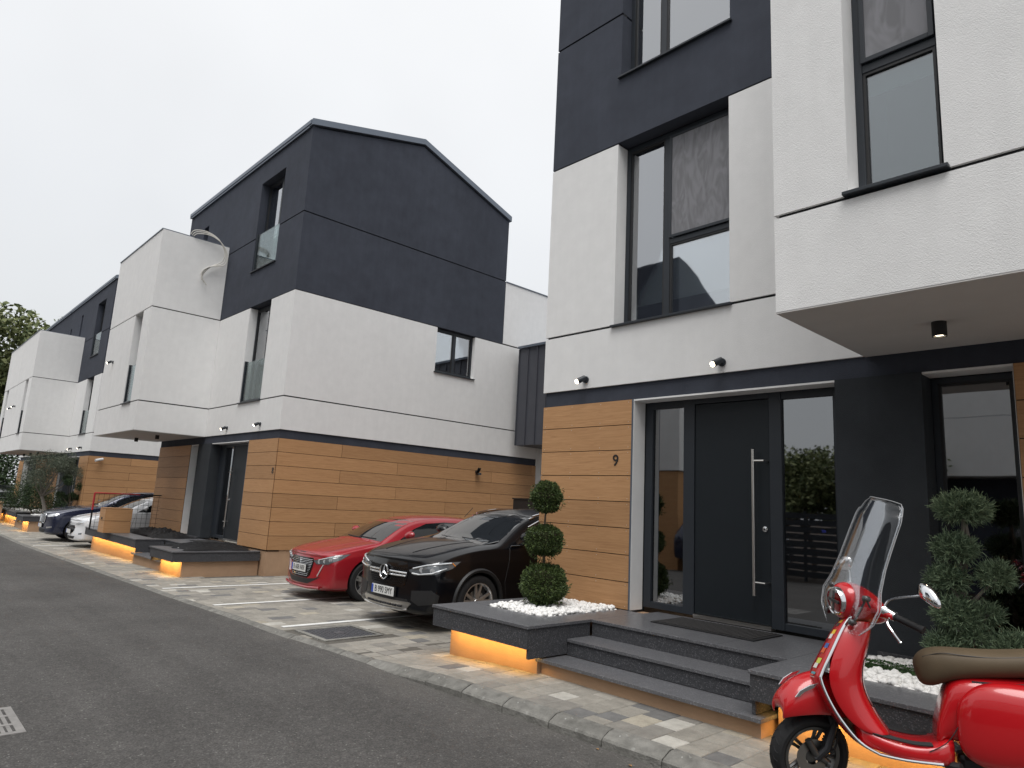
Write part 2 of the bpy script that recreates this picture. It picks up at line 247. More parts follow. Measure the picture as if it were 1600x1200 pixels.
# ------------------------------------------------------------------ building helpers
ORG = {}     # world origin of each thing, so parts are modelled in world coordinates
def tag(o, label=None, cat=None, group=None, kind=None):
    if label: o['label'] = label
    if cat: o['category'] = cat
    if group: o['group'] = group
    if kind: o['kind'] = kind
    return o
def thing(name, label, cat, loc=(0, 0, 0), group=None):
    o = bpy.data.objects.new(name, None); C.objects.link(o); o.location = loc; o.empty_display_size = .2
    ORG[o.name] = Vector(loc); return tag(o, label, cat, group)
def origin_of(p):
    while p is not None:
        if p.name in ORG: return ORG[p.name]
        p = p.parent
    return Vector((0, 0, 0))
class MB:
    def __init__(s): s.v = []; s.f = []; s.m = []; s.cur = 0
    def face(s, pts, m=None):
        b = len(s.v); s.v += [Vector(p) for p in pts]; s.f.append(tuple(range(b, b+len(pts)))); s.m.append(s.cur if m is None else m)
    def box(s, x0, x1, y0, y1, z0, z1):
        if x0 > x1: x0, x1 = x1, x0
        if y0 > y1: y0, y1 = y1, y0
        if z0 > z1: z0, z1 = z1, z0
        b = len(s.v)
        s.v += [Vector(p) for p in ((x0, y0, z0), (x1, y0, z0), (x1, y1, z0), (x0, y1, z0), (x0, y0, z1), (x1, y0, z1), (x1, y1, z1), (x0, y1, z1))]
        for f in ((0, 3, 2, 1), (4, 5, 6, 7), (0, 1, 5, 4), (1, 2, 6, 5), (2, 3, 7, 6), (3, 0, 4, 7)): s.f.append(tuple(b+i for i in f)); s.m.append(s.cur)
        return s
    def chbox(s, x0, x1, y0, y1, z0, z1, c=.008):    # box with a chamfered top edge
        b = len(s.v)
        for (d, z) in ((0, z0), (0, z1-c), (c, z1)):
            s.v += [Vector(p) for p in ((x0+d, y0+d, z), (x1-d, y0+d, z), (x1-d, y1-d, z), (x0+d, y1-d, z))]
        for k in (0, 4):
            for i in range(4): j = (i+1) % 4; s.f.append((b+k+i, b+k+j, b+k+4+j, b+k+4+i)); s.m.append(s.cur)
        s.f.append((b+8, b+9, b+10, b+11)); s.m.append(s.cur); s.f.append((b+3, b+2, b+1, b)); s.m.append(s.cur)
        return s
    def tube(s, pts, r, n=8, cap=True):
        pts = [Vector(p) for p in pts]; rs = r if isinstance(r, (list, tuple)) else [r]*len(pts); b = len(s.v); up = None
        for i, p in enumerate(pts):
            d = (pts[min(i+1, len(pts)-1)] - pts[max(i-1, 0)]).normalized()
            if up is None: up = d.orthogonal().normalized()
            up = (up - d*up.dot(d)).normalized(); w = d.cross(up)
            for k in range(n): a = 2*PI*k/n; s.v.append(p + (up*math.cos(a) + w*math.sin(a))*rs[i])
        for i in range(len(pts)-1):
            for k in range(n): j = (k+1) % n; s.f.append((b+i*n+k, b+i*n+j, b+(i+1)*n+j, b+(i+1)*n+k)); s.m.append(s.cur)
        if cap:
            s.f.append(tuple(b+k for k in reversed(range(n)))); s.m.append(s.cur); q = b+(len(pts)-1)*n; s.f.append(tuple(q+k for k in range(n))); s.m.append(s.cur)
        return s
    def lathe(s, prof, c, axis, n=32, closed=False):   # prof: (along axis, radius)
        c = Vector(c); ax = Vector(axis).normalized(); u = ax.orthogonal().normalized(); w = ax.cross(u); b = len(s.v); N = len(prof)
        for (h, r) in prof:
            for k in range(n): a = 2*PI*k/n; s.v.append(c + ax*h + (u*math.cos(a) + w*math.sin(a))*r)
        for i in range(N if closed else N-1):
            i2 = (i+1) % N
            for k in range(n): j = (k+1) % n; s.f.append((b+i*n+k, b+i*n+j, b+i2*n+j, b+i2*n+k)); s.m.append(s.cur)
        return s
    def prism(s, poly, fn, d0, d1):                      # polygon extruded; fn(a, b, d) -> point
        b = len(s.v); n = len(poly)
        for d in (d0, d1): s.v += [Vector(fn(p[0], p[1], d)) for p in poly]
        s.f.append(tuple(b+i for i in reversed(range(n)))); s.m.append(s.cur); s.f.append(tuple(b+n+i for i in range(n))); s.m.append(s.cur)
        for i in range(n): j = (i+1) % n; s.f.append((b+i, b+j, b+n+j, b+n+i)); s.m.append(s.cur)
        return s
    def build(s, name, mats, parent=None, smooth=False, bevel=0, label=None, kind=None, recalc=True, tone=None):
        me = bpy.data.meshes.new(name); o0 = origin_of(parent) if parent else Vector((0, 0, 0))
        me.from_pydata([tuple(v-o0) for v in s.v], [], s.f)
        if isinstance(mats, str): mats = [mats]
        for m in mats: me.materials.append(MATS[m])
        if len(mats) > 1: me.polygons.foreach_set('material_index', s.m)
        if recalc:
            bm = bmesh.new(); bm.from_mesh(me); bmesh.ops.remove_doubles(bm, verts=bm.verts, dist=1e-5); bmesh.ops.recalc_face_normals(bm, faces=bm.faces); bm.to_mesh(me); bm.free()
        if smooth:
            me.polygons.foreach_set('use_smooth', [True]*len(me.polygons))
            if smooth != 'all': me.set_sharp_from_angle(angle=math.radians(38))
        o = bpy.data.objects.new(name, me); C.objects.link(o)
        if parent: o.parent = parent
        if bevel:
            md = o.modifiers.new('b', 'BEVEL'); md.width = bevel; md.segments = 2; md.limit_method = 'ANGLE'; md.harden_normals = False
        if label: o['label'] = label
        if kind: o['kind'] = kind
        return o
def copy_part(o, parent, name=None):
    c = o.copy(); C.objects.link(c); c.parent = parent
    if name: c.name = name
    return c
def text_obj(txt, size, m, parent, M, extrude=.002, name='lettering', label=None, sx=1):
    cu = bpy.data.curves.new('t', 'FONT'); cu.body = txt; cu.size = size; cu.extrude = extrude; cu.align_x = 'CENTER'; cu.align_y = 'CENTER'
    ob = bpy.data.objects.new('t', cu); C.objects.link(ob); dg = bpy.context.evaluated_depsgraph_get(); me = bpy.data.meshes.new_from_object(ob.evaluated_get(dg))
    bpy.data.objects.remove(ob); o0 = origin_of(parent)
    me.transform(Matrix.Scale(sx, 4, (1, 0, 0))); me.transform(M); me.transform(Matrix.Translation(-o0)); me.materials.clear(); me.materials.append(MATS[m])
    o = bpy.data.objects.new(name, me); C.objects.link(o); o.parent = parent
    if label: o['label'] = label
    return o
# ------------------------------------------------------------------ ground, road, kerb, paving
def lerp(x, pts):
    if x <= pts[0][0]: return pts[0][1]
    for (a, b), (c, d) in zip(pts, pts[1:]):
        if x <= c: return b + (d-b)*(x-a)/(c-a)
    return pts[-1][1]
def zg(x): return lerp(x, [(-200, -.34), (-26, -.30), (-8, 0), (200, 0)])
def kh(x): return lerp(x, [(-6.6, .022), (-6.2, .03), (-5.2, .088), (-4.7, .10)])
def yk(x): return lerp(x, [(-60, 3.75), (-20, 3.8), (-12, 3.8), (-8, 3.85), (-6, 4.0), (-4.5, 4.05), (-3, 4.11), (8, 4.12)])
def zp(x): return zg(x) + kh(x)
g = MB()
xs = [-400, -200, -120, -80, -60, -50, -40, -32, -26] + [-26+1.5*i for i in range(1, 25)] + [15, 30, 60, 120, 400]
for a, b in zip(xs, xs[1:]):
    for c, d in zip([-400, -100, -6.2, 4.6, 30, 400], [-100, -6.2, 4.6, 30, 400, 401]): g.face([(a, c, zg(a)-.12), (b, c, zg(b)-.12), (b, d, zg(b)-.12), (a, d, zg(a)-.12)])
tag(g.build('ground', 'soil'), kind='structure')
g = MB(); xs = [-90+1.5*i for i in range(80)]
for a, b in zip(xs, xs[1:]): 
    for c, d in ((-5.6, -1), (-1, 4.3)): g.face([(a, c, zg(a)), (b, c, zg(b)), (b, d, zg(b)), (a, d, zg(a))])
road = tag(g.build('road', 'asphalt', smooth='all'), kind='structure')
# kerb: stones half a metre long, each one a piece
kerb = thing('kerb', None, None); kerb['kind'] = 'structure'
def kerb_mesh(seed):
    random.seed(seed); m = MB(); prof = [(0, -.16), (0, .048), (.012, .062), (.095, .097), (.115, .100), (.155, .100), (.155, -.16)]
    xs = [-.2465, -.235, -.12, 0, .12, .235, .2465]; n = len(prof); b = 0
    for i, x in enumerate(xs):
        for j, (y, z) in enumerate(prof):
            e_ = .007 if i in (0, len(xs)-1) else 0; q = (y+random.uniform(-.0025, .0025)+(e_ if j in (1, 2) else 0), z+(random.uniform(-.0025, .0025)-(e_ if 0 < j < 6 else 0) if z > 0 else 0))
            m.v.append(Vector((x, q[0], q[1])))
    for i in range(len(xs)-1):
        for j in range(n-1): m.f.append((i*n+j, (i+1)*n+j, (i+1)*n+j+1, i*n+j+1)); m.m.append(0)
    m.f.append(tuple(range(n))); m.m.append(0); m.f.append(tuple(reversed([(len(xs)-1)*n+j for j in range(n)]))); m.m.append(0)
    return m
kms = [kerb_mesh(i).build('kerb_stone', 'kerb_concrete') for i in range(4)]
X0s = 5.2; i = 0
joint = MB()
while X0s > -46:
    x = X0s-.25; o = kms[i] if i < 4 else kms[i % 4].copy()
    if i >= 4: C.objects.link(o)
    o.parent = kerb; s_ = (zg(X0s)-zg(X0s-.5))/.5 + (kh(X0s)-kh(X0s-.5))/.5; yy = (yk(X0s)-yk(X0s-.5))/.5
    o.location = (x, yk(x)+random.uniform(-.003, .003), zg(x)+kh(x)-.1+random.uniform(-.002, .002)); o.rotation_euler = (0, -math.atan(s_), math.atan(yy))
    X0s -= .5; i += 1
# paving: courses run away from the road, 0.2 m wide, blocks of three lengths and mixed greys
pavement = thing('pavement', None, None); pavement['kind'] = 'structure'
g = MB()
for a, b in zip(xs, xs[1:]):
    if b < -48 or a > 8: continue
    za, zb_ = zg(a)+kh(a)-.012, zg(b)+kh(b)-.012
    g.face([(a, yk(a)+.14, za), (b, yk(b)+.14, zb_), (b, 15.5, zb_), (a, 15.5, za)])
mat('jointsand', (.09, .082, .070), .95, var=.2, vscale=20)
g.build('joint_bed', 'jointsand', pavement)
TONES = [(tuple(q*1.06 for q in c_), w_) for c_, w_ in [((.235, .220, .192), 50), ((.265, .248, .218), 20), ((.195, .184, .165), 14), ((.135, .133, .130), 7), ((.37, .355, .32), 5), ((.30, .272, .22), 5)]]
def tone():
    t = random.choices([a for a, _ in TONES], [b for _, b in TONES])[0]; k = random.uniform(.92, 1.08); return tuple(c*k for c in t)
def ymax(x):
    if -14.35 < x < -6.2: return 14.6
    if -31.9 < x < -23.0: return 11.5
    return 5.16
blocks = []
cx = 3.2; random.seed(11)
while cx > -46:
    x0, x1 = cx-.2, cx; xm = cx-.1
    y = yk(xm)+.158 - random.choice([0, .07, .13]); ylim = ymax(xm); zone = -1
    while y < ylim:
        ln = random.choices([.2, .267, .333], [3, 5, 3])[0]; y0, y1 = max(y, yk(xm)+.160), y+ln; y = y1
        if y1-y0 < .05: continue
        if x0 < -7.36 and x1 > -8.14 and y1 > 4.12 and y0 < 4.93: continue
        blocks.append((x0, x1, y0, y1))
    cx -= .2
def bdist(b):
    x, y = (b[0]+b[1])/2, (b[2]+b[3])/2; v = Vector((x, y, -1.6)); d = v.dot(cf_)
    if d < .5: return 1e9
    px = 800+1065*v.dot(cr_)/d; py = 600+1065*v.dot(cd_)/d
    if px < -40 or px > 1640 or py > 1240: return 1e6+d
    if x > -6.2 and y > 5.0: return 1e5+d
    return d
blocks.sort(key=bdist); near, far = blocks[:300], blocks[300:]
protos = {}
def paver_proto(w, l):
    k = (round(w, 3), round(l, 3))
    if k not in protos:
        po = MB().chbox(-w/2+.0022, w/2-.0022, -l/2+.0022, l/2-.0022, -.05, 0, .005).build('paver', 'paver_single', recalc=False)
        protos[k] = po.data; bpy.data.objects.remove(po)
    return protos[k]
for (x0, x1, y0, y1) in near:
    o = bpy.data.objects.new('paver', paver_proto(x1-x0, y1-y0)); C.objects.link(o); o.parent = pavement
    xm = (x0+x1)/2; sl = (zp(x1)-zp(x0))/(x1-x0)
    o.location = (xm, (y0+y1)/2, zp(xm)+random.uniform(-.0018, .0018)); o.rotation_euler = (random.uniform(-.004, .004), -math.atan(sl)+random.uniform(-.004, .004), 0); o.color = (*tone(), 1)
g = MB(); tones = []
for (x0, x1, y0, y1) in far:
    z = zp((x0+x1)/2)+random.uniform(-.0015, .0015); n0 = len(g.f); g.chbox(x0+.0022, x1-.0022, y0+.0022, y1-.0022, z-.05, z, .005); tones += [tone()]*(len(g.f)-n0)
far_o = g.build('distant_pavers', 'paver_tone', pavement, kind='stuff', recalc=False)
at = far_o.data.color_attributes.new('tone', 'FLOAT_COLOR', 'CORNER'); buf = []
for p, t in zip(far_o.data.polygons, tones): buf += [*t, 1]*p.loop_total
at.data.foreach_set('color', buf)
for xl, yb in ((-8.40, 12.5), (-10.62, 12.5), (-12.95, 12.5), (-25.2, 11), (-28.2, 11)):
    g = MB(); ya = yk(xl)+.25; n = 24
    for q in range(n):
        a, b = ya+(yb-ya)*q/n, ya+(yb-ya)*(q+1)/n; z = zp(xl)+.0062; g.face([(xl-.05, a, z), (xl+.05, a, z), (xl+.05, b, z), (xl-.05, b, z)])
    g.build('parking_line', 'paint_white', pavement)
# square cast-iron cover in a pale concrete frame
mc = thing('manhole_cover', 'square dark cast iron cover in a pale frame, before the black car', 'manhole cover', (-7.75, 4.525, zp(-7.75)))
z = zp(-7.75); g = MB(); a0, a1, b0, b1 = -8.13, -7.37, 4.13, 4.92; w = .055
g.box(a0, a1, b0, b0+w, z-.08, z+.004); g.box(a0, a1, b1-w, b1, z-.08, z+.004); g.box(a0, a0+w, b0+w, b1-w, z-.08, z+.004); g.box(a1-w, a1, b0+w, b1-w, z-.08, z+.004)
g.build('frame', 'kerb_concrete', mc, bevel=.003)
MB().box(a0+w+.006, a1-w-.006, b0+w+.006, b1-w-.006, z-.06, z-.008).build('cover_plate', 'cast_iron', mc)
g = MB(); n = 13; sx = (a1-a0-2*w-.02)/n; sy = (b1-b0-2*w-.02)/n
for i in range(n):
    for j in range(n):
        if abs(i-6) <= 1 and abs(j-6) <= 1: continue
        x, y = a0+w+.01+sx*i, b0+w+.01+sy*j; g.chbox(x+.008, x+sx-.008, y+.008, y+sy-.008, z-.009, z+.001, .003)
g.box(a0+w+.01+sx*5.2, a0+w+.01+sx*7.8, b0+w+.01+sy*5.2, b0+w+.01+sy*7.8, z-.009, z+.001)
g.build('tread_studs', 'cast_iron', mc, kind='stuff')
# slotted road gully at the left edge of the picture
gl = thing('road_gully', 'pale slotted metal drain grate in the asphalt at the lower left', 'drain grate', (-6.06, .72, 0))
x0, x1, y0, y1 = -6.40, -5.72, .36, 1.06; g = MB()
g.box(x0, x1, y0, y0+.05, -.05, .005); g.box(x0, x1, y1-.05, y1, -.05, .005); g.box(x0, x0+.05, y0+.05, y1-.05, -.05, .005); g.box(x1-.05, x1, y0+.05, y1-.05, -.05, .005)
for k in (1, 2): xx = x0+(x1-x0)*k/3; g.box(xx-.02, xx+.02, y0+.05, y1-.05, -.05, .004)
g.build('frame', 'grey_iron', gl)
n = 15
for k in range(n): yy = y0+.06+(y1-y0-.12)*(k+.5)/n; MB().box(x0+.051, x1-.051, yy-.012, yy+.012, -.04, .002).build('grate_bar', 'grey_iron', gl)
MB().box(x0+.03, x1-.03, y0+.03, y1-.03, -.049, -.045).build('sump', 'joint_black', gl)
# small stones and a few leaves lying by the kerb
g = MB(); random.seed(5)
for k in range(240):
    x = random.uniform(-12, -1); y = random.uniform(.6, 4.0) if k % 2 else yk(x)-abs(random.gauss(0, .12)); r = random.uniform(.0015, .0042); c = Vector((x, y, zg(x)+r*.6))
    p = [c+Vector((random.uniform(.6, 1)*r*a, random.uniform(.6, 1)*r*b, random.uniform(.6, 1)*r*d)) for a, b, d in ((1, 0, 0), (-1, 0, 0), (0, 1, 0), (0, -1, 0), (0, 0, 1), (0, 0, -1))]
    for f in ((0, 2, 4), (2, 1, 4), (1, 3, 4), (3, 0, 4), (2, 0, 5), (1, 2, 5), (3, 1, 5), (0, 3, 5)): g.face([p[q] for q in f])
tag(g.build('grit', 'kerb_concrete'), 'loose pale grit scattered over the asphalt along the kerb', 'grit', kind='stuff')
mat('leaf_dry', (.30, .17, .07), .8)
for k, (x, y) in enumerate([(-3.28, 4.04), (-2.95, 3.98)]):
    g = MB(); n = 9; a = random.uniform(0, 6); L_ = .035 if k else .03
    top = [Vector((math.cos(a)*L_*(t/n-.5)-math.sin(a)*.012*math.sin(PI*t/n), math.sin(a)*L_*(t/n-.5)+math.cos(a)*.012*math.sin(PI*t/n), .004+.006*math.sin(PI*t/n))) for t in range(n+1)]
    bot = [Vector((math.cos(a)*L_*(t/n-.5)+math.sin(a)*.012*math.sin(PI*t/n), math.sin(a)*L_*(t/n-.5)-math.cos(a)*.012*math.sin(PI*t/n), .004+.003*math.sin(PI*t/n))) for t in range(n+1)]
    c = Vector((x, y, .001))
    for t in range(n): g.face([c+top[t], c+top[t+1], c+bot[t+1], c+bot[t]])
    tag(g.build('dry_leaf', 'leaf_dry'), 'small dry curled leaf at the foot of the kerb, '+('nearer the scooter' if k else 'farther from the scooter'), 'leaf', 'dry leaves by the kerb')
# ------------------------------------------------------------------ townhouses
YF = 6.5
def sheet(m, P, a0, a1, z0, z1, holes, depth):
    """front sheet with openings, reveals and closed edges; P(a, z, d) -> point"""
    hs = [h for h in holes if h[0] < a1 and h[1] > a0 and h[2] < z1 and h[3] > z0]
    hs = [(max(h[0], a0), min(h[1], a1), max(h[2], z0), min(h[3], z1)) for h in hs]
    A = sorted({a0, a1, *[h[0] for h in hs], *[h[1] for h in hs]}); Z = sorted({z0, z1, *[h[2] for h in hs], *[h[3] for h in hs]})
    solid = lambda a, z: a0 < a < a1 and z0 < z < z1 and not any(h[0] < a < h[1] and h[2] < z < h[3] for h in hs)
    for i in range(len(A)-1):
        for j in range(len(Z)-1):
            am, zm = (A[i]+A[i+1])/2, (Z[j]+Z[j+1])/2
            if not solid(am, zm): continue
            m.face([P(A[i], Z[j], 0), P(A[i+1], Z[j], 0), P(A[i+1], Z[j+1], 0), P(A[i], Z[j+1], 0)])
            m.face([P(A[i], Z[j], depth), P(A[i+1], Z[j], depth), P(A[i+1], Z[j+1], depth), P(A[i], Z[j+1], depth)])
            da = (A[i+1]-A[i])/2 ; dz_ = (Z[j+1]-Z[j])/2
            nb = [((A[i-1]+A[i])/2 if i else a0-1, zm, A[i], None), ((A[i+1]+A[i+2])/2 if i+2 < len(A) else a1+1, zm, A[i+1], None)]
            for (aa, zz, ae, _) in nb:
                if not solid(aa, zz): m.face([P(ae, Z[j], 0), P(ae, Z[j], depth), P(ae, Z[j+1], depth), P(ae, Z[j+1], 0)])
            for (zz, ze) in (((Z[j-1]+Z[j])/2 if j else z0-1, Z[j]), ((Z[j+1]+Z[j+2])/2 if j+2 < len(Z) else z1+1, Z[j+1])):
                if not solid(am, zz): m.face([P(A[i], ze, 0), P(A[i+1], ze, 0), P(A[i+1], ze, depth), P(A[i], ze, depth)])
def pbox(m, P, a0, a1, z0, z1, d0, d1):
    q = [P(a, z, d) for d in (d0, d1) for a, z in ((a0, z0), (a1, z0), (a1, z1), (a0, z1))]; b = len(m.v); m.v += [Vector(p) for p in q]
    for f in ((0, 1, 2, 3), (7, 6, 5, 4), (0, 4, 5, 1), (1, 5, 6, 2), (2, 6, 7, 3), (3, 7, 4, 0)): m.f.append(tuple(b+i for i in f)); m.m.append(m.cur)
    return m
def window(par, P, a0, a1, z0, z1, depth=.2, vs=(), hs=(), panes='pane', fr=.06, behind='blind_pale', sill=True, rail=False, room=.5, flip=1, cells=None, drop=None):
    """one framed window: frame > panes, mullions, sill; a blind or room wall stands behind the glass"""
    m = MB(); F0, F1 = depth, depth+.07
    for (p, q, r, s) in ((a0, a0+fr, z0, z1), (a1-fr, a1, z0, z1), (a0+fr, a1-fr, z0, z0+fr), (a0+fr, a1-fr, z1-fr, z1)): pbox(m, P, p, q, r, s, F0, F1)
    for v in vs: pbox(m, P, v-.04, v+.04, z0+fr, z1-fr, F0+.003, F1-.003)
    for (b0, b1, h) in hs: pbox(m, P, b0, b1, h-.035, h+.035, F0+.005, F1-.005)
    w = m.build('window_frame', 'metal_anthracite', par, bevel=.004)
    if cells is None:
        A = [a0+fr] + [x for v in vs for x in (v-.04, v+.04)] + [a1-fr]; cells = [(A[i], A[i+1], z0+fr, z1-fr, panes) for i in range(0, len(A), 2)]
    for (p, q, r, s, kind) in cells:
        if kind == 'screen':
            pbox(MB(), P, p+.035, q-.035, r+.035, s-.035, F0-.012, F0-.009).build('fly_screen', 'fly_screen', w)
            mm = MB()
            for (aa, bb, cc, dd) in ((p, p+.035, r, s), (q-.035, q, r, s), (p+.035, q-.035, r, r+.035), (p+.035, q-.035, s-.035, s)): pbox(mm, P, aa, bb, cc, dd, F0-.022, F0-.001)
            mm.build('screen_frame', 'metal_anthracite', w, bevel=.003); kind = panes
        else:
            mm = MB(); e_ = .022     # slim sash bead round each pane
            for (aa, bb, cc, dd) in ((p, p+e_, r, s), (q-e_, q, r, s), (p+e_, q-e_, r, r+e_), (p+e_, q-e_, s-e_, s)): pbox(mm, P, aa, bb, cc, dd, F0+.012, F1-.012)
            mm.build('glazing_bead', 'black_plastic', w)
        pbox(MB(), P, p+.004, q-.004, r+.004, s-.004, F0+.030, F0+.038).build('pane', kind, w)
    if sill: pbox(MB(), P, a0-.03, a1+.03, z0-.028, z0-.002, -.045, depth).build('sill', 'metal_anthracite', par, bevel=.003)
    if rail:
        pbox(MB(), P, a0+.012, a1-.012, z0+.02, z0+1.02, .045, .057).build('glass_balustrade', 'pane_balustrade', par)
        m = MB(); pbox(m, P, a0+.001, a0+.05, z0, z0+1.06, .02, .10); pbox(m, P, a1-.05, a1-.001, z0, z0+1.06, .02, .10); pbox(m, P, a0+.05, a1-.05, z0, z0+.045, .03, .08); m.build('balustrade_clamp', 'metal_anthracite', par)
    m = MB(); m.cur = 0; d = F1+.005
    pbox(m, P, a0, a1, z1-.004, z1, d, d+room); pbox(m, P, a0, a1, z0, z0+.004, d, d+room); pbox(m, P, a0, a0+.004, z0, z1, d, d+room); pbox(m, P, a1-.004, a1, z0, z1, d, d+room); pbox(m, P, a0, a1, z0, z1, d+room, d+room+.01)
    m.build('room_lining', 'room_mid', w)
    if behind:
        bz = z0+.01 if drop is None else z0+(z1-z0)*drop
        pbox(MB(), P, a0+.02, a1-.02, bz, z1-.02, d+.05, d+.056).build('roller_blind', behind, w)
    return w
def wall_lamp(par, P, a, z, s=1):
    m = MB(); o = Vector(P(a, z, 0)); n = (Vector(P(a, z, -1))-o).normalized(); t = (Vector(P(a+1, z, 0))-o).normalized(); up = Vector((0, 0, 1))
    m.lathe([(0, 0), (0, .045), (.022, .045), (.022, 0)], o, n, 16); e = o+n*.075; m.tube([o+n*.02, e], .012, 8)
    L_ = m.build('wall_lamp', 'metal_anthracite', par, smooth=True)
    d = (n*.80 - up*.50 - t*.42*s).normalized(); c = e-d*.02; m = MB(); m.lathe([(-.02, 0), (-.02, .033), (.10, .037), (.10, .031), (.085, .030)], c, d, 16); m.build('lamp_head', 'metal_anthracite', L_, smooth=True)
    MB().lathe([(.086, .0295), (.100, .030), (.116, .026), (.122, 0)], c, d, 16).build('lamp_bulb', 'emit_warm', L_, smooth=True)
    return L_
def soffit_lamp(par, x, y, z):
    m = MB(); m.lathe([(0, 0), (0, .05), (-.11, .05), (-.11, .042), (-.095, .040)], (x, y, z), (0, 0, 1), 20); L_ = m.build('ceiling_spot', 'black_plastic', par, smooth=True)
    MB().lathe([(-.096, 0), (-.096, .0395)], (x, y, z), (0, 0, 1), 20).build('lamp_bulb', 'emit_warm', L_)
    d = bpy.data.lights.new('spot_light', 'SPOT'); d.energy = 12; d.color = (1, .84, .62); d.spot_size = math.radians(100); d.spot_blend = .8; d.shadow_soft_size = .035
    o = bpy.data.objects.new('spot_light', d); C.objects.link(o); o.parent = L_; o.location = Vector((x, y, z-.115))-origin_of(L_)
def planks(par, P, a0, a1, z0, z1, rows, joints=(), single=False, edge=.0):
    h = (z1-z0)/rows; out = []
    for r in range(rows):
        js = [a0] + [j for j in (joints[r % len(joints)] if joints else ()) if a0+.05 < j < a1-.05] + [a1]
        for b, c in zip(js, js[1:]):
            m = MB(); pbox(m, P, b+.005, c-.005, z1-(r+1)*h+.0045, z1-r*h-.0045, 0, .012)
            o = m.build('plank', 'wood_board', par, recalc=True); out.append(o)
    m = MB(); pbox(m, P, a0+.004, a1-.004, z0, z1, .016, .045); m.build('cladding_frame', 'joint_black', par)
    return out
def house(name_label, Xe, s, dz, W=8.35, near=2, cfg=None, number=None, side=True, flipY=None, bay_to=None, bayu=4.1, group='white and anthracite townhouses', side_end=14.55):
    cfg = cfg or {}
    base = Vector((Xe, YF, dz))
    if flipY is None: FX = lambda x, y, z: (x, y, z)
    else: FX = lambda x, y, z: (x, flipY-y, z)
    H_ = thing('townhouse', name_label, 'house', FX(Xe, YF, dz), group)
    PF = lambda a, z, d: FX(Xe+s*a, YF+d, z+dz)                # front wall
    PS = lambda a, z, d: FX(Xe+s*d, a, z+dz)                   # side wall, a = world y
    YB = 4.75; PB = lambda a, z, d: FX(Xe+s*a, YB+d, z+dz)     # bay front
    bu0, bu1 = bayu, bay_to or W
    PBs = lambda a, z, d: FX(Xe+s*(bu0+d), a, z+dz)
    wA = cfg.get('wA', (1.17, 2.75, 3.93, 6.38)); wB = cfg.get('wB', (1.19, 2.77, 7.35, 9.75)); slot = cfg.get('slot', (5.35, 6.1, 3.93, 6.395))
    back = 12.95
    # --- upper walls, split at the recessed joints
    def band(nm, m_, z0, z1, ay1=None, holesF=(), holesS=(), u1=W, yend=side_end, bay=False):
        m = MB()
        sheet(m, PF, 0, u1, z0, z1, list(holesF), .25)
        if side: sheet(m, PS, YF+.25, yend, z0, z1, list(holesS), .25)
        m.build(nm, m_, H_)
    sw = cfg.get('side_window'); hS = [sw] if sw else []
    band('plaster_band', 'white_plaster', 3.17, 3.905)
    band('white_wall', 'white_plaster', 3.935, 6.38, holesF=[wA], holesS=hS)
    slots = cfg.get('top_slots', ())
    band('dark_wall', 'dark_plaster', 6.40, 8.29, holesF=[wB, *slots], yend=back)
    # top band with gable
    m = MB(); sheet(m, PF, 0, W, 8.32, 10.46, [wB, *slots], .25)
    gable = [(YF+.25, 8.32), (back, 8.32), (back, 10.16), (9.69, 11.26), (YF+.25, 10.48)]
    if side: m.prism(gable, lambda a, b, d: PS(a, b, d), 0, .25)
    m.build('dark_wall', 'dark_plaster', H_)
    m = MB(); m.prism(gable, lambda a, b, d: PS(a, b, d), W-.25, W); 
    sheet(m, lambda a, z, d: FX(Xe+s*(W-d), a, z+dz), YF+.3, back, 3.17, 8.3, [], .25); pbox(m, lambda a, z, d: FX(Xe+s*a, back-d, z+dz), 0.3, W-.3, -.3, 10.15, 0, .25); m.build('rear_wall', 'white_plaster' if False else 'dark_plaster', H_)
    # the joint strip must not cross window openings: cut by rebuilding in pieces
    m = MB()
    def jstrip(P, a0, a1, z0, z1, holes, d):
        cuts = [a0, a1]
        for h in holes:
            if h[2] < z1+.03 and h[3] > z0-.03: cuts += [h[0]-.002, h[1]+.002]
        cuts = sorted(cuts)
        for p, q in zip(cuts, cuts[1:]):
            mid = (p+q)/2
            if q-p < .01 or any(h[0] < mid < h[1] and h[2] < z1+.03 and h[3] > z0-.03 for h in holes): continue
            pbox(m, P, p, q, z0, z1, d, d+.08)
    jstrip(PF, .03, W, 3.89, 3.95, [wA], .022); jstrip(PF, .03, W, 6.37, 6.41, [wA], .012); jstrip(PF, .03, W, 8.28, 8.33, [wB, *slots], .022)
    if side: jstrip(PS, YF+.03, side_end-.01, 3.89, 3.95, hS, .022); jstrip(PS, YF+.03, side_end-.01, 6.37, 6.41, hS, .012); jstrip(PS, YF+.03, back-.01, 8.28, 8.33, [], .022)
    m.build('shadow_joint', 'joint_black', H_)
    # dark band under the white storey
    m = MB(); sheet(m, lambda a, z, d: PF(a, z, d+.03), .03, W, 2.975, 3.17, [], .5)
    if side: sheet(m, lambda a, z, d: PS(a, z, d+.03), YF+.53, side_end, 2.975, 3.17, [], .25)
    m.build('dark_band', 'dark_plaster', H_)
    # roof with metal verge
    m = MB(); prof = [(YF-.05, 10.42), (9.69, 11.27), (back+.05, 10.15)]
    out = [(a, z+.04) for a, z in prof] + [(a, z+.20) for a, z in reversed(prof)]
    m.prism(out, lambda a, b, d: FX(Xe+s*d, a, b+dz), -.06, .10 if side else 0); m.build('roof_verge', 'roof_flashing', H_, bevel=.004); m = MB(); m.prism(out, lambda a, b, d: FX(Xe+s*d, a, b+dz), W-.1, W+.05)
    m.build('roof_verge', 'roof_flashing', H_, bevel=.004)
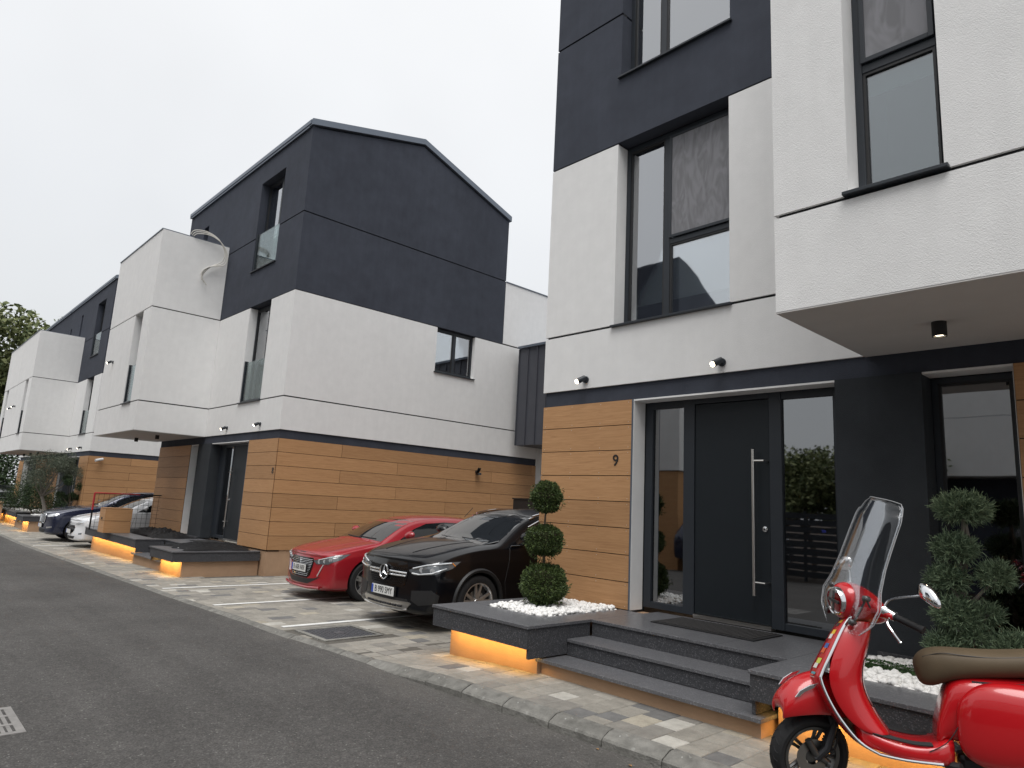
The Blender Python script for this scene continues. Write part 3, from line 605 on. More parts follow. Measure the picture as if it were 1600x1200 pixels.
    m = MB(); m.prism([(a, z+.02) for a, z in prof]+[(a, z+.17) for a, z in reversed(prof)], lambda a, b, d: FX(Xe+s*d, a, b+dz), .102, W-.102); m.build('roof', 'roof_flashing', H_)
    m = MB(); pbox(m, PF, .0, W, 10.50, 10.60, -.07, -.03); m.build('gutter', 'roof_flashing', H_)
    # bay
    bt = cfg.get('bay_top', 8.42)
    bw = cfg.get('bay_windows', [slot])
    def baywall(z0, z1, holes):
        mm = MB(); sheet(mm, PB, bu0, bu1, z0, z1, holes, .25); sheet(mm, PBs, YB+.25, YF-.002, z0, z1, [], .25); mm.build('bay_wall', 'white_plaster', H_)
    baywall(3.17, 3.905, []); baywall(3.935, 6.385, bw); baywall(6.415, bt, [])
    for z0, z1 in ((3.89, 3.95), (6.37, 6.43)):
        jstrip_m = MB(); m = jstrip_m
        def js2(P, a0, a1, holes):
            cuts = [a0, a1]
            for h in holes:
                if h[2] < z1+.03 and h[3] > z0-.03: cuts += [h[0]-.002, h[1]+.002]
            cuts = sorted(cuts)
            for p, q in zip(cuts, cuts[1:]):
                mid = (p+q)/2
                if q-p < .01 or any(h[0] < mid < h[1] and h[2] < z1+.03 and h[3] > z0-.03 for h in holes): continue
                pbox(m, P, p, q, z0, z1, .025, .1)
        js2(PB, bu0+.03, bu1-.03, bw); js2(PBs, YB+.03, YF-.01, []); m.build('shadow_joint', 'joint_black', H_)
    m = MB(); pbox(m, PB, bu0, bu1, bt, bt+.025, -.02, YF-YB-.001); m.build('parapet_cap', 'roof_flashing', H_)
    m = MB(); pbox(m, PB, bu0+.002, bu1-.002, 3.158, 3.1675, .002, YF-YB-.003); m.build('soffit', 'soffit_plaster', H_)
    for (u, y) in cfg.get('soffit_spots', ((4.93, 5.63), (6.9, 5.63))):
        q = FX(Xe+s*u, y, 3.158+dz); soffit_lamp(H_, *q)
    for h in bw: window(H_, PB, *h, depth=.2, fr=.055, **cfg.get('bay_spec', {}))
    window(H_, PF, *wA, depth=.2, **cfg.get('A_spec', {})); window(H_, PF, *wB, depth=.2, **cfg.get('B_spec', {}))
    for sl in slots: window(H_, PF, *sl, depth=.2, sill=False, behind=None)
    if sw: window(H_, PS, *sw, depth=.12, vs=[(sw[0]+sw[1])/2+.02], behind=None)
    for (u, z) in cfg.get('lamps', ((.75, 3.28), (2.66, 3.28))): wall_lamp(H_, PF, u, z, s)
    for (u, z) in cfg.get('bay_lamps', ()): wall_lamp(H_, PB, u, z, s)
    # --- ground floor
    wd = cfg.get('wood', 1.49); colu = cfg.get('col', (3.82, 4.55)); wd2 = cfg.get('wood2', 5.2)
    zb = .56; m = MB(); sheet(m, PF, .0, wd-.012, -.6, 2.975, [], .30) if False else pbox(m, PF, .046, wd-.004, zb-.02, 2.975, .05, .30)
    if side: pbox(m, PS, YF+.35, side_end, -.6, 2.975, .046, .28)
    m.build('wall_core', 'joint_black', H_)
    jm = MB(); pbox(jm, PF, wd-.002, wd+.004, zb, 2.975, .018, .245); pbox(jm, PF, wd+.004, colu[0], 2.955, 2.974, .02, .245); pbox(jm, PF, wd2-.006, wd2-.001, zb, 2.975, .018, .245); pbox(jm, PF, colu[1], wd2-.006, 2.955, 2.974, .02, .245)
    jm.build('white_reveal', 'white_plaster', H_)
    m = MB(); pbox(m, PF, colu[0], colu[1], zb-.01, 2.974, .0, .26); m.build('dark_pier', 'pier_plaster_shaded', H_)
    planks(H_, PF, .013, wd-.012, zb, 2.975, 8); planks(H_, PF, wd2, W-.05, zb, 2.975, 8)
    m = MB(); pbox(m, PF, wd-.011, wd-.003, zb, 2.974, -.002, .05); m.build('edge_trim', 'roof_flashing', H_)
    m = MB(); pbox(m, PF, wd2, W, zb-.02, 2.975, .05, .30); m.build('wall_core', 'joint_black', H_)
    if near >= 2:
        m = MB()
        for r in range(8):
            for zz in (.035, .27):
                for a in (.06, .53, 1.0, 1.43): z = zb+r*.3019+zz; m.lathe([(0, .0055), (.0022, .004), (.003, 0)], PF(a+random.uniform(-.004, .004), z, 0), FX(0, -1, 0) if flipY is None else (0, 1, 0), 6)
        m.build('plank_screws', 'steel', H_, kind='stuff')
    if side:
        j1 = [8.08, 11.23, 14.38]; j2 = [9.66, 12.81]
        planks(H_, PS, YF+.013, side_end, zb, 2.975, 8, joints=(j1, j2))
        m = MB(); pbox(m, PS, YF+.301, side_end, -.6, zb, .02, .30); pbox(m, PF, .021, W, -.6, zb-.03, .02, .30); m.build('plinth', 'tan_render', H_)
    # door set: frame, leaf, two side lights
    dd = cfg.get('door', dict(f0=wd+.012, g0=1.60, g1=2.03, l0=2.17, l1=3.05, g2=3.18, g3=3.70, f1=colu[0]-.004)); D0 = .25
    m = MB(); fz = zb+.03; fT = 2.955
    pbox(m, PF, dd['f0'], dd['g0'], fz, fT, D0, D0+.09); pbox(m, PF, dd['g1'], dd['l0'], fz, fT, D0-.006, D0+.09); pbox(m, PF, dd['l1'], dd['g2'], fz, fT, D0-.006, D0+.09); pbox(m, PF, dd['g3'], dd['f1'], fz, fT, D0, D0+.09)
    for (p, q) in ((dd['g0'], dd['g1']), (dd['g2'], dd['g3'])): pbox(m, PF, p, q, fz, fz+.07, D0, D0+.09); pbox(m, PF, p, q, fT-.08, fT, D0, D0+.09)
    pbox(m, PF, dd['l0'], dd['l1'], fT-.06, fT, D0-.006, D0+.09)
    fr_ = m.build('door_frame', 'metal_anthracite', H_, bevel=.004)
    for (p, q) in ((dd['g0'], dd['g1']), (dd['g2'], dd['g3'])): pbox(MB(), PF, p+.002, q-.002, fz+.07, fT-.08, D0+.03, D0+.04).build('pane', 'pane_dark', fr_)
    m = MB(); pbox(m, PF, dd['l0']+.006, dd['l1']-.006, fz+.022, fT-.066, D0+.004, D0+.08); leaf = m.build('door', 'door_anthracite', H_, bevel=.004)
    m = MB(); pbox(m, PF, dd['l0'], dd['l1'], fz-.02, fz+.018, D0-.02, D0+.08); m.build('threshold', 'steel', H_)
    hu = dd['l1']-.145; hz = lambda z: (z)
    m = MB(); m.tube([PF(hu, .89, D0-.075), PF(hu, 2.36, D0-.075)], .016, 12)
    for zz in (1.02, 2.24): m.tube([PF(hu, zz, D0-.075), PF(hu+.115, zz, D0-.075), PF(hu+.125, zz, D0-.02), PF(hu+.125, zz, D0+.003)], .011, 8)
    m.build('handle', 'steel', leaf, smooth=True)
    m = MB(); n = PF(0, 0, -1); n0 = PF(0, 0, 0); nn = Vector(n)-Vector(n0); m.lathe([(-.003, .0), (-.003, .028), (.010, .028), (.012, .012), (.022, .011), (.022, 0)], PF(dd['l1']-.055, 1.55, D0), nn, 14); m.build('lock', 'chrome', leaf, smooth=True)
    # glazed screen beside the pier
    window(H_, PF, colu[1]+.003, wd2-.008, zb+.03, 2.95, depth=D0, fr=.05, panes='pane_dark', behind=None, sill=False, room=2.2)
    m = MB()      # entrance hall behind the side lights
    for q in ((wd+.02, wd+.03, fz, 2.95, D0+.1, 2.6), (colu[0]-.03, colu[0]-.02, fz, 2.95, D0+.1, 2.6), (wd+.03, colu[0]-.03, fz, 2.95, 2.6, 2.61), (wd+.03, colu[0]-.03, fz-.01, fz, D0+.1, 2.6), (wd+.03, colu[0]-.03, 2.95, 2.96, D0+.1, 2.6)): pbox(m, PF, *q)
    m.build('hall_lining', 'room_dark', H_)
    if number:
        c = PF(*(number[1:3]), -.004); rot = Matrix.Rotation(PI/2, 4, 'X'); 
        text_obj(number[0], .19, 'black_plastic', H_, Matrix.Translation(Vector(c)) @ rot, .004, 'house_number')
    return H_, PF, PS, PB
near_cfg = dict(
    bay_windows=[(.54+4.1+.005, 1.14+4.1, 3.955, 6.38)],
    bay_spec=dict(cells=[(4.70, 5.185, 4.01, 4.965, 'pane_mid'), (4.70, 5.185, 5.035, 6.325, 'screen')], hs=[(4.70, 5.185, 5.0)], behind='blind_pale', drop=.36, room=.6),
    A_spec=dict(vs=[1.80], hs=[(1.84, 2.69, 4.93)], cells=[(1.23, 1.76, 3.99, 6.32, 'pane'), (1.84, 2.69, 3.99, 4.895, 'pane'), (1.84, 2.69, 4.965, 6.32, 'screen')], behind='blind_pale', drop=.12),
    B_spec=dict(vs=[1.72], behind='blind_pale'), lamps=((.75, 3.28), (2.66, 3.28)), soffit_spots=((4.93, 5.63), (7.0, 5.63)), bay_top=8.42)
h9, PF9, PS9, PB9 = house('nearest white and anthracite townhouse, number 9, with grey door and brown boards', -6.37, 1, 0, cfg=near_cfg, near=2, number=('9', 1.255, 2.245), bay_to=8.3, side_end=13.4)
cfg8 = dict(wood=1.6, col=(4.0, 4.95), wood2=5.55, wA=(1.24, 2.50, 3.93, 6.40-.02), wB=(1.30, 2.72, 7.38, 9.85), slot=(5.25, 6.0, 3.93, 6.38), side_window=(10.58, 11.92, 5.18, 6.385),
    top_slots=[(6.55, 6.95, 7.6, 9.75)], bay_top=8.52, A_spec=dict(rail=True, vs=[1.75]), B_spec=dict(rail=True, vs=[1.85]), bay_spec=dict(rail=True), lamps=((1.05, 3.33), (3.05, 3.33)), bay_lamps=((7.72, 5.27),), soffit_spots=((5.65, 5.63), (7.62, 5.63)),
    door=dict(f0=1.612, g0=1.66, g1=1.70, l0=1.76, l1=3.06, g2=3.10, g3=3.62, f1=3.996))
h8, PF8, PS8, PB8 = house('middle townhouse, number 8, with black fabric on its planters and the dark gable', -14.45, -1, -.11, cfg=cfg8, near=1, number=('8', .11, 2.25), bayu=4.56, bay_to=8.72)
cfg7 = dict(cfg8); cfg7['side_window'] = None; cfg7['lamps'] = ((1.5, 3.33), (3.4, 3.33)); cfg7['top_slots'] = [(5.6, 5.95, 7.9, 9.85), (7.9, 8.2, 7.9, 9.5)]; cfg7['bay_lamps'] = ((7.9, 5.3),)
h7, PF7, PS7, PB7 = house('far left townhouse behind the olive tree, its white bay above the olive crown', -31.95, -1, -.19, W=8.5, cfg=cfg7, near=1, bayu=4.4, bay_to=8.49, side_end=13.5)
cfg6 = dict(cfg7); cfg6['top_slots'] = []
h6, PF6, PS6, PB6 = house('farthest townhouse at the left edge, joined to the one behind the olive tree', -48.95, 1, -.20, W=8.495, cfg=cfg6, near=1, bayu=4.4, bay_to=8.49, side=False)
# rear white storey and the metal-clad link between the two nearer houses
rb = thing('rear_wing', 'white rear wing with flat parapet behind the dark gable, above the metal-clad link', 'building', (-14.45, 13, -.1))
m = MB(); m.box(-18.5, -14.452, 12.96, 21.5, 6.31, 8.17); m.box(-18.5, -14.452, 14.56, 21.5, -.5, 6.28); m.build('wall', 'white_plaster', rb)
m = MB(); m.box(-18.52, -14.43, 12.97, 21.52, 8.172, 8.20); m.build('parapet_cap', 'roof_flashing', rb)
m = MB(); m.box(-18.4, -14.48, 13, 21.4, 6.278, 6.312); m.build('shadow_joint', 'joint_black', rb)
lk = thing('link_building', 'dark standing-seam metal box bridging the gap between the two houses', 'building', (-10.4, 13.5, 3.4))
MB().box(-14.2+.0, -6.38, 13.42, 16.5, 3.36, 6.19).build('metal_wall', 'seam_metal', lk)
x = -14.2
while x < -6.4: MB().box(x, x+.022, 13.385, 13.419, 3.36, 6.17).build('standing_seam', 'seam_metal', lk); x += .38
m = MB(); m.box(-14.22, -6.38, 13.36, 16.5, 6.192, 6.26); m.build('coping', 'roof_flashing', lk)
# hedge and gate far behind, seen under the link
# wall light and small camera on the boards
fl = thing('flood_light', 'small black flood light on the brown boards above the red and black cars', 'light', (-14.45, 12.25, 2.6))
m = MB(); m.box(-14.449, -14.40, 12.20, 12.30, 2.50, 2.56); m.build('bracket', 'black_plastic', fl)
m = MB(); m.box(-14.42, -14.31, 12.19, 12.31, 2.44, 2.50); m.face([(-14.40, 12.20, 2.5), (-14.40, 12.30, 2.5), (-14.32, 12.30, 2.62), (-14.32, 12.20, 2.62)]); m.build('housing', 'black_gloss', fl, bevel=.005)
m = MB(); m.face([(-14.405, 12.19, 2.512), (-14.405, 12.31, 2.512), (-14.325, 12.31, 2.632), (-14.325, 12.19, 2.632)]); m.build('solar_panel', 'lamp_glass', fl, recalc=False)
cc = thing('security_camera', 'small white camera fixed at the top of the brown boards above the blue car', 'camera', (-31.95, 6.9, 2.66))
MB().tube([(-31.94, 6.9, 2.68), (-31.86, 6.9, 2.66)], .03, 8).build('bracket', 'camera_white', cc, smooth=True); MB().tube([(-31.86, 7.0, 2.68), (-31.74, 6.72, 2.60)], .055, 10).build('housing', 'camera_white', cc, smooth=True)
# loose white cables looped over the parapet of the middle house bay
m = MB(); random.seed(3)
base_ = [(-19.05, 4.95, 8.44), (-18.98, 5.02, 8.56), (-18.93, 5.32, 8.60), (-18.9, 5.64, 8.47), (-18.88, 5.84, 8.16), (-18.9, 5.80, 7.86), (-18.93, 5.55, 7.66), (-18.95, 5.38, 7.42)]
for k in range(3):
    pts = [Vector(p)+Vector((0, .50, .05))+Vector((.02*k, .035*k*(1 if i < 6 else -1), -.045*k*(1 if 0 < i < 6 else .5))) for i, p in enumerate(base_)]; pts.append(pts[-1]+Vector((0, -.03+.12*k, -.22-.05*k)))
    sm = []
    for i in range(len(pts)-1):
        a, b, c, d = pts[max(i-1, 0)], pts[i], pts[i+1], pts[min(i+2, len(pts)-1)]
        for q in range(5): t = q/5; sm.append(.5*((2*b)+(c-a)*t+(2*a-5*b+4*c-d)*t*t+(3*b-a-3*c+d)*t**3))
    m.tube(sm, .014, 6)
tag(m.build('cable_bundle', 'cable_white', smooth=True), 'loop of loose white cables hanging over the bay parapet of the middle house', 'cables')
# ------------------------------------------------------------------ granite planters, steps and hidden strip lights
def steps(label, Xe, s, dz, W=8.3, far=False, group='granite entrance steps with lit planters'):
    X = lambda u: Xe+s*u
    T = thing('entrance_steps', label, 'steps', (X(2.7), 5.7, zg(X(2.7))), group)
    def bx(m, u0, u1, y0, y1, z0, z1): m.box(X(u0), X(u1), y0, y1, z0+dz, z1+dz); return m
    b = .0025
    # planter one: four coping slabs round the bed, granite fascia, rendered wall
    for q in ((.23, 1.70, 4.69, 5.22), (.23, .50, 5.223, 6.48), (1.38, 1.70, 5.223, 6.48)): bx(MB(), q[0], q[1], q[2], q[3], .532, .56).build('coping_slab', 'granite', T, bevel=b)
    m = MB(); bx(m, .245, 1.685, 4.703, 4.73, .35, .529); bx(m, .245, .272, 4.731, 6.49, .35, .529); bx(m, 1.658, 1.685, 4.731, 5.6, .26, .529); bx(m, .272, 1.658, 4.731, 4.93, .35, .356)
    m.build('fascia', 'granite_rough', T)
    bx(MB(), .30, 1.62, 4.92, 6.49, -.5, .349).build('rendered_wall', 'tan_render', T)
    m = MB(); bx(m, .50, 1.38, 5.221, 6.49, .49, .50); m.build('bed_soil', 'soil', T)
    # landing and two treads
    cuts = [1.703, 2.40, 3.10, 3.745]
    for a, c in zip(cuts, cuts[1:]): bx(MB(), a, c-.002, 5.60, 6.755, .532, .56).build('landing_slab', 'granite', T, bevel=b)
    m = MB(); bx(m, 1.703, 3.745, 5.615, 5.64, .40, .530); m.build('riser', 'granite_rough', T)
    bx(MB(), 1.69, 3.745, 5.25, 5.62, .372, .40).build('tread', 'granite', T, bevel=b); m = MB(); bx(m, 1.69, 3.745, 5.265, 5.29, .25, .371); m.build('riser', 'granite_rough', T)
    bx(MB(), 1.60, 3.86, 4.91, 5.27, .215, .245).build('tread', 'granite', T, bevel=b)
    m = MB(); bx(m, 1.622, 3.83, 4.97, 5.24, -.5, .214); m.build('rendered_wall', 'tan_render', T)
    # planter two
    fu = 3.745; bed = (4.12, W-.5, 5.42, 6.40)
    for q in ((fu, 5.3, 4.94, 5.42), (5.302, 6.9, 4.94, 5.42), (6.902, W, 4.94, 5.42), (fu, bed[0], 5.423, 6.755 if True else 6.48), (bed[1], W, 5.423, 6.48)): bx(MB(), q[0]+.0015, q[1], q[2], q[3], .532, .56).build('coping_slab', 'granite', T, bevel=b)
    m = MB(); bx(m, fu+.013, W-.013, 4.953, 4.98, .35, .529); bx(m, fu+.013, fu+.04, 4.981, 5.6, .25, .529); bx(m, fu+.04, W-.04, 4.981, 5.16, .35, .356); bx(m, W-.04, W-.013, 4.981, 6.49, .35, .529)
    bx(m, bed[0], bed[1], 6.45, 6.497, .50, .60); m.build('fascia', 'granite_rough', T)
    m = MB(); bx(m, 3.875, W-.07, 5.15, 6.49, -.5, .349); m.build('rendered_wall', 'tan_render', T); m = MB(); bx(m, *bed, .49, .50); m.build('bed_soil', 'soil', T)
    # strip lights
    for (a, c, y, pw) in ((.34, 1.60, 4.80, 9), (3.90, W-.2, 5.04, 26)):
        m = MB(); bx(m, a, c, y-.008, y+.008, .346, .3495); m.build('light_strip', 'emit_orange', T)
        d = bpy.data.lights.new('strip_light', 'AREA'); d.shape = 'RECTANGLE'; d.size = abs(c-a); d.size_y = .05; d.energy = pw*(.66 if s > 0 else .95); d.color = (1, .56, .15)
        o = bpy.data.objects.new('strip_light', d); C.objects.link(o); o.parent = T; o.location = Vector((X((a+c)/2), y-.01, .337+dz))-origin_of(T); o.rotation_euler = (math.radians(42), 0, 0)
    return T, X
st9, X9 = steps('nearest granite steps and planters, in front of door 9 beside the red scooter', -6.37, 1, 0)
st8, X8 = steps('middle granite steps and planters in front of door 8, strewn with black fabric', -14.45, -1, -.14, W=8.85)
st7, X7 = steps('far left granite steps and planters under the olive tree', -31.95, -1, -.24)
st6, X6 = steps('farthest granite steps and planters at the left edge of the photo', -48.95, 1, -.25)
def pebbles(label, regs, z, n, r0=.018, r1=.034, seed=1):
    random.seed(seed); m = MB(); ico = []
    bm = bmesh.new(); bmesh.ops.create_icosphere(bm, subdivisions=1, radius=1); iv = [v.co.copy() for v in bm.verts]; fi = [[v.index for v in f.verts] for f in bm.faces]; bm.free()
    for (x0, x1, y0, y1, dens) in regs:
        for k in range(int(n*dens)):
            r = random.uniform(r0, r1); c = Vector((random.uniform(x0+r*.6, x1-r*.6), random.uniform(y0+r*.6, y1-r*.6), z+r*.4+random.choice([0, 0, .018, .03])))
            M = Matrix.Rotation(random.uniform(0, 6), 3, 'Z') @ Matrix.Rotation(random.uniform(-.5, .5), 3, 'X') @ Matrix.Diagonal((r*random.uniform(.9, 1.35), r*random.uniform(.75, 1), r*random.uniform(.55, .8)))
            b = len(m.v); m.v += [c + (M @ v)*random.uniform(.92, 1.06) for v in iv]; m.f += [tuple(b+i for i in f) for f in fi]; m.m += [0]*len(fi)
    return tag(m.build('white_pebbles', 'white_pebble', smooth='all', recalc=False), label, 'pebbles', 'beds of white pebbles', 'stuff')
pb = pebbles('white pebbles round the three-ball topiary in the nearest corner planter', [(-5.87, -4.99, 5.22, 6.48, 1)], .535, 1500, seed=2)
pb2 = pebbles('white pebbles edging the green ground cover in the planter behind the red scooter', [(-2.25, 1.4, 5.42, 5.83, 1), (-2.25, 1.4, 6.12, 6.44, .75)], .535, 2200, r0=.02, r1=.040, seed=3)
pb3 = pebbles('white pebbles in the far planter beneath the olive tree', [(-33.33, -32.45, 5.1, 6.4, .5), (-39.9, -36.1, 5.3, 6.4, 1)], .30, 900, r0=.03, r1=.05, seed=4)
# green mossy strip
random.seed(8); m = MB()
for k in range(5200):
    x = random.uniform(-2.22, 1.2); wv = .15+.025*math.sin(x*7)+.02*math.sin(x*17+1); y = 5.965+random.uniform(-wv, wv); h = .05*(1-((y-5.965)/.19)**2)+.012*math.sin(x*31)*math.cos(y*40)
    c = Vector((x, y, .55+max(0, h)+random.uniform(0, .01))); a = random.uniform(0, 6.28); t = Vector((math.cos(a), math.sin(a), random.uniform(-.2, 1.2))).normalized()*.012; u = t.orthogonal().normalized()*.007
    m.face([c-u, c+t*.6-u*.3, c+t, c+u])
for k in range(40):
    x = -2.2+k*.085; m.box(x, x+.083, 5.84, 6.09, .53, .565)
tag(m.build('ground_cover', 'leaf_moss', recalc=False), 'low bright green ground cover between the white pebbles behind the scooter', 'ground cover', kind='stuff')
# ------------------------------------------------------------------ plants
def leaf_ball(m, c, r, n, ls, squash=(1, 1, 1), core=.78, spiky=.5, inner=.25, noise=.06):
    c = Vector(c); sx, sy, sz = squash
    ph = [random.uniform(0, 6) for _ in range(6)]
    for k in range(n):
        z = random.uniform(-1, 1); a = random.uniform(0, 2*PI); q = math.sqrt(1-z*z); d = Vector((q*math.cos(a), q*math.sin(a), z))
        lump = 1+noise*(math.sin(5*d.x+ph[0])+math.sin(6*d.y+ph[1])+math.sin(7*d.z+ph[2]))*.7 + noise*.5*math.sin(14*d.x+ph[3])*math.sin(13*d.z+ph[4])
        rr = r*lump*(1-inner*random.random()**2) + random.gauss(0, r*.015); p = c+Vector((d.x*sx, d.y*sy, d.z*sz))*rr
        t = (d*random.uniform(.2, 1)*spiky*2 + Vector((random.gauss(0, 1), random.gauss(0, 1), random.gauss(0, 1)))*.55).normalized(); u = t.cross(Vector((random.gauss(0, 1), random.gauss(0, 1), random.gauss(0, 1)))).normalized()
        L_ = ls[0]*random.uniform(.7, 1.3); w = ls[1]*random.uniform(.7, 1.2)
        m.face([p-t*L_*.5, p+u*w*.5, p+t*L_*.5, p-u*w*.5])
    if core:
        bm = bmesh.new(); bmesh.ops.create_icosphere(bm, subdivisions=3, radius=1); b = len(m.v)
        for v in bm.verts: d = v.co; lump = 1+noise*(math.sin(5*d.x+ph[0])+math.sin(6*d.y+ph[1])+math.sin(7*d.z+ph[2]))*.7; m.v.append(c+Vector((d.x*sx, d.y*sy, d.z*sz))*r*core*lump)
        for f in bm.faces: m.f.append(tuple(b+v.index for v in f.verts)); m.m.append(1)
        bm.free()
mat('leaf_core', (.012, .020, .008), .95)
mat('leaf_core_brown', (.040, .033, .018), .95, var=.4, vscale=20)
random.seed(21)
tp = thing('topiary_shrub', 'dark green topiary clipped into three balls, in white pebbles by the black car', 'shrub', (-5.53, 5.78, .55))
m = MB(); m.tube([(-5.52, 5.78, .5), (-5.525, 5.785, .8), (-5.545, 5.78, 1.1), (-5.55, 5.775, 1.45), (-5.535, 5.775, 1.72)], [.020, .018, .016, .012, .009], 8)
for k in range(5): a = k*1.3; m.tube([(-5.52+.06*math.cos(a), 5.78+.06*math.sin(a), .5), (-5.52+.10*math.cos(a), 5.78+.10*math.sin(a), .66)], [.012, .008], 6)
m.build('trunk', 'bark', tp, smooth=True)
for (x, y, z, r, sz, n) in ((-5.53, 5.78, .80, .262, .90, 14000), (-5.545, 5.78, 1.285, .203, .93, 9500), (-5.535, 5.775, 1.775, .178, .97, 7500)):
    m = MB(); leaf_ball(m, (x, y, z), r, n, (.026, .011), (1, 1, sz), core=.80, spiky=.8, noise=.075, inner=.27); leaf_ball(m, (x, y, z-.02), r*1.07, n//14, (.034, .012), (1, 1, sz), core=0, spiky=1.4, noise=.10, inner=.1); m.build('foliage_ball', ['leaf_box', 'leaf_core_brown'], tp, recalc=False)
random.seed(22)
jp = thing('juniper_topiary', 'loose blue-green juniper trained in clumps, in the planter behind the scooter seat', 'shrub', (-1.48, 6.02, .55))
m = MB(); J = Vector((-1.47, 6.05, .5)); m.tube([J, J+Vector((.01, 0, .35)), J+Vector((-.04, .02, .75)), J+Vector((.03, .0, 1.05)), J+Vector((0, 0, 1.35))], [.035, .03, .024, .018, .01], 8)
cl = [(-1.455, 6.0, 1.80, .185, .62), (-1.515, 5.98, 1.51, .145, .70), (-1.57, 5.97, 1.285, .135, .72), (-1.275, 6.0, 1.33, .115, .85), (-1.535, 5.97, 1.04, .15, .85), (-1.36, 6.04, 1.05, .10, .8), (-1.60, 5.97, .78, .15, .75), (-1.20, 6.0, .83, .165, .8), (-1.38, 6.02, .72, .12, .7), (-1.42, 5.98, .90, .10, .8)]
for (x, y, z, r, q) in cl: m.tube([J+Vector((-.01, 0, min(1.2, z-.75))), ((x+J.x)/2, y+.02, z-.12), (x, y, z-.02)], [.016, .012, .006], 6)
m.build('trunk', 'bark_grey', jp, smooth=True)
def sprays(m, c, r, n, sq):
    c = Vector(c)
    for k in range(n):
        z = random.uniform(-.9, 1); a = random.uniform(0, 2*PI); q = math.sqrt(1-z*z); d = Vector((q*math.cos(a), q*math.sin(a), z)); p = c+Vector((d.x, d.y, d.z*sq))*r*random.uniform(.35, .95)
        t = (d+Vector((random.gauss(0, .35), random.gauss(0, .35), .35+random.gauss(0, .3)))).normalized(); L_ = random.uniform(.025, .055)
        for q_ in range(4):
            tt = (t+Vector((random.gauss(0, .45), random.gauss(0, .45), random.gauss(0, .45)))).normalized(); u = tt.orthogonal().normalized(); u.rotate(Matrix.Rotation(random.uniform(0, 6), 3, tt)); o = p+t*L_*q_*.25
            m.face([o-u*.0027, o+tt*L_*.8-u*.0016, o+tt*L_*.8+u*.0016, o+u*.0027])
for (x, y, z, r, q) in cl: m = MB(); sprays(m, (x, y, z), r, int(1050*(r/.15)**2), q); m.build('foliage_clump', 'leaf_juniper', jp, recalc=False)
def tree(name, label, cat, base, h, cw, ntr, leaf, mt, bark, n, seed, cz=.62, clumps=14, gaps=.55, trunk_r=.12, squash=.8, group=None, fork=.35, cr=(.28, .45)):
    random.seed(seed); base = Vector(base); T = thing(name, label, cat, base, group); m = MB(); top = base+Vector((random.uniform(-.1, .1)*h, random.uniform(-.1, .1)*h, h*fork))
    m.tube([base-Vector((0, 0, .1)), base*.5+top*.5+Vector((.03*h, 0, 0)), top], [trunk_r, trunk_r*.8, trunk_r*.65], 9); cs = []
    for k in range(clumps):
        a = 2.4*k+random.uniform(-.4, .4); rr = math.sqrt((k+.5)/clumps)*cw*.75; z = base.z+h*cz+random.uniform(-.32, .34)*h*(1-cz)*2*(1-.5*rr/cw)
        c = Vector((base.x+rr*math.cos(a), base.y+rr*math.sin(a), z)); cs.append(c); mid = top*.5+c*.5+Vector((random.uniform(-.05, .05)*h, random.uniform(-.05, .05)*h, -.03*h)); m.tube([top-Vector((0, 0, .02*h)), mid, c], [trunk_r*.45, trunk_r*.25, trunk_r*.08], 6)
    m.build('trunk', bark, T, smooth=True); m = MB()
    for c in cs:
        r = cw*random.uniform(*cr)
        for k in range(n//clumps):
            d = Vector((random.gauss(0, 1), random.gauss(0, 1), random.gauss(0, 1))).normalized()*r*random.random()**.45; p = c+Vector((d.x, d.y, d.z*squash))
            if random.random() < gaps*.4 and math.sin(p.x*7/cw+seed)*math.sin(p.z*9/cw) > .1: continue
            t = Vector((random.gauss(0, 1), random.gauss(0, 1), random.gauss(0, .7))).normalized(); u = t.orthogonal().normalized(); u.rotate(Matrix.Rotation(random.uniform(0, 6), 3, t)); L_ = leaf[0]*random.uniform(.6, 1.3); w = leaf[1]*random.uniform(.7, 1.2)
            m.face([p-t*L_*.5, p+u*w*.5, p+t*L_*.5, p-u*w*.5])
    m.build('crown', mt, T, recalc=False); return T
tree('olive_tree', 'small grey-green olive tree with a forked trunk in the far planter', 'tree', (-32.9, 5.55, .28), 2.75, 1.15, 1, (.075, .018), 'leaf_olive', 'bark_grey', 15000, 31, cz=.66, clumps=13, trunk_r=.085, fork=.3, cr=(.30, .50))
tree('evergreen_bush', 'dark green bush to the left of the olive tree', 'shrub', (-35.6, 5.5, .25), 1.5, 1.35, 1, (.07, .03), 'leaf_dark', 'bark', 11000, 32, cz=.5, clumps=14, trunk_r=.04, fork=.15, cr=(.35, .5))
tree('bamboo_shrub', 'tall thin dark shrub against the door recess right of the olive trunk', 'shrub', (-32.45, 6.2, .28), 2.0, .55, 1, (.10, .02), 'leaf_dark', 'bark', 4000, 33, cz=.55, clumps=8, trunk_r=.03, fork=.2)
tree('broadleaf_tree', 'tall light green tree rising behind the farthest house at the left edge', 'tree', (-62, 10.5, -.4), 15.6, 7.6, 1, (.42, .24), 'leaf_tree', 'bark', 26000, 34, cz=.68, clumps=26, trunk_r=.35, fork=.4, cr=(.20, .34), group='trees beyond the far house')
tree('broadleaf_tree', 'darker tree beyond the street end, left of the farthest house', 'tree', (-62, 3.5, -.4), 12, 5.5, 1, (.36, .22), 'leaf_tree', 'bark', 12000, 35, cz=.6, clumps=22, trunk_r=.3, fork=.3, cr=(.25, .4), group='trees beyond the far house')
tree('hedge_bush', 'dark bush closing the street behind the black car at the left edge', 'shrub', (-54, 5.2, -.4), 4.2, 3.2, 1, (.2, .11), 'leaf_dark', 'bark', 9000, 36, cz=.5, clumps=18, trunk_r=.1, fork=.15, cr=(.3, .45))
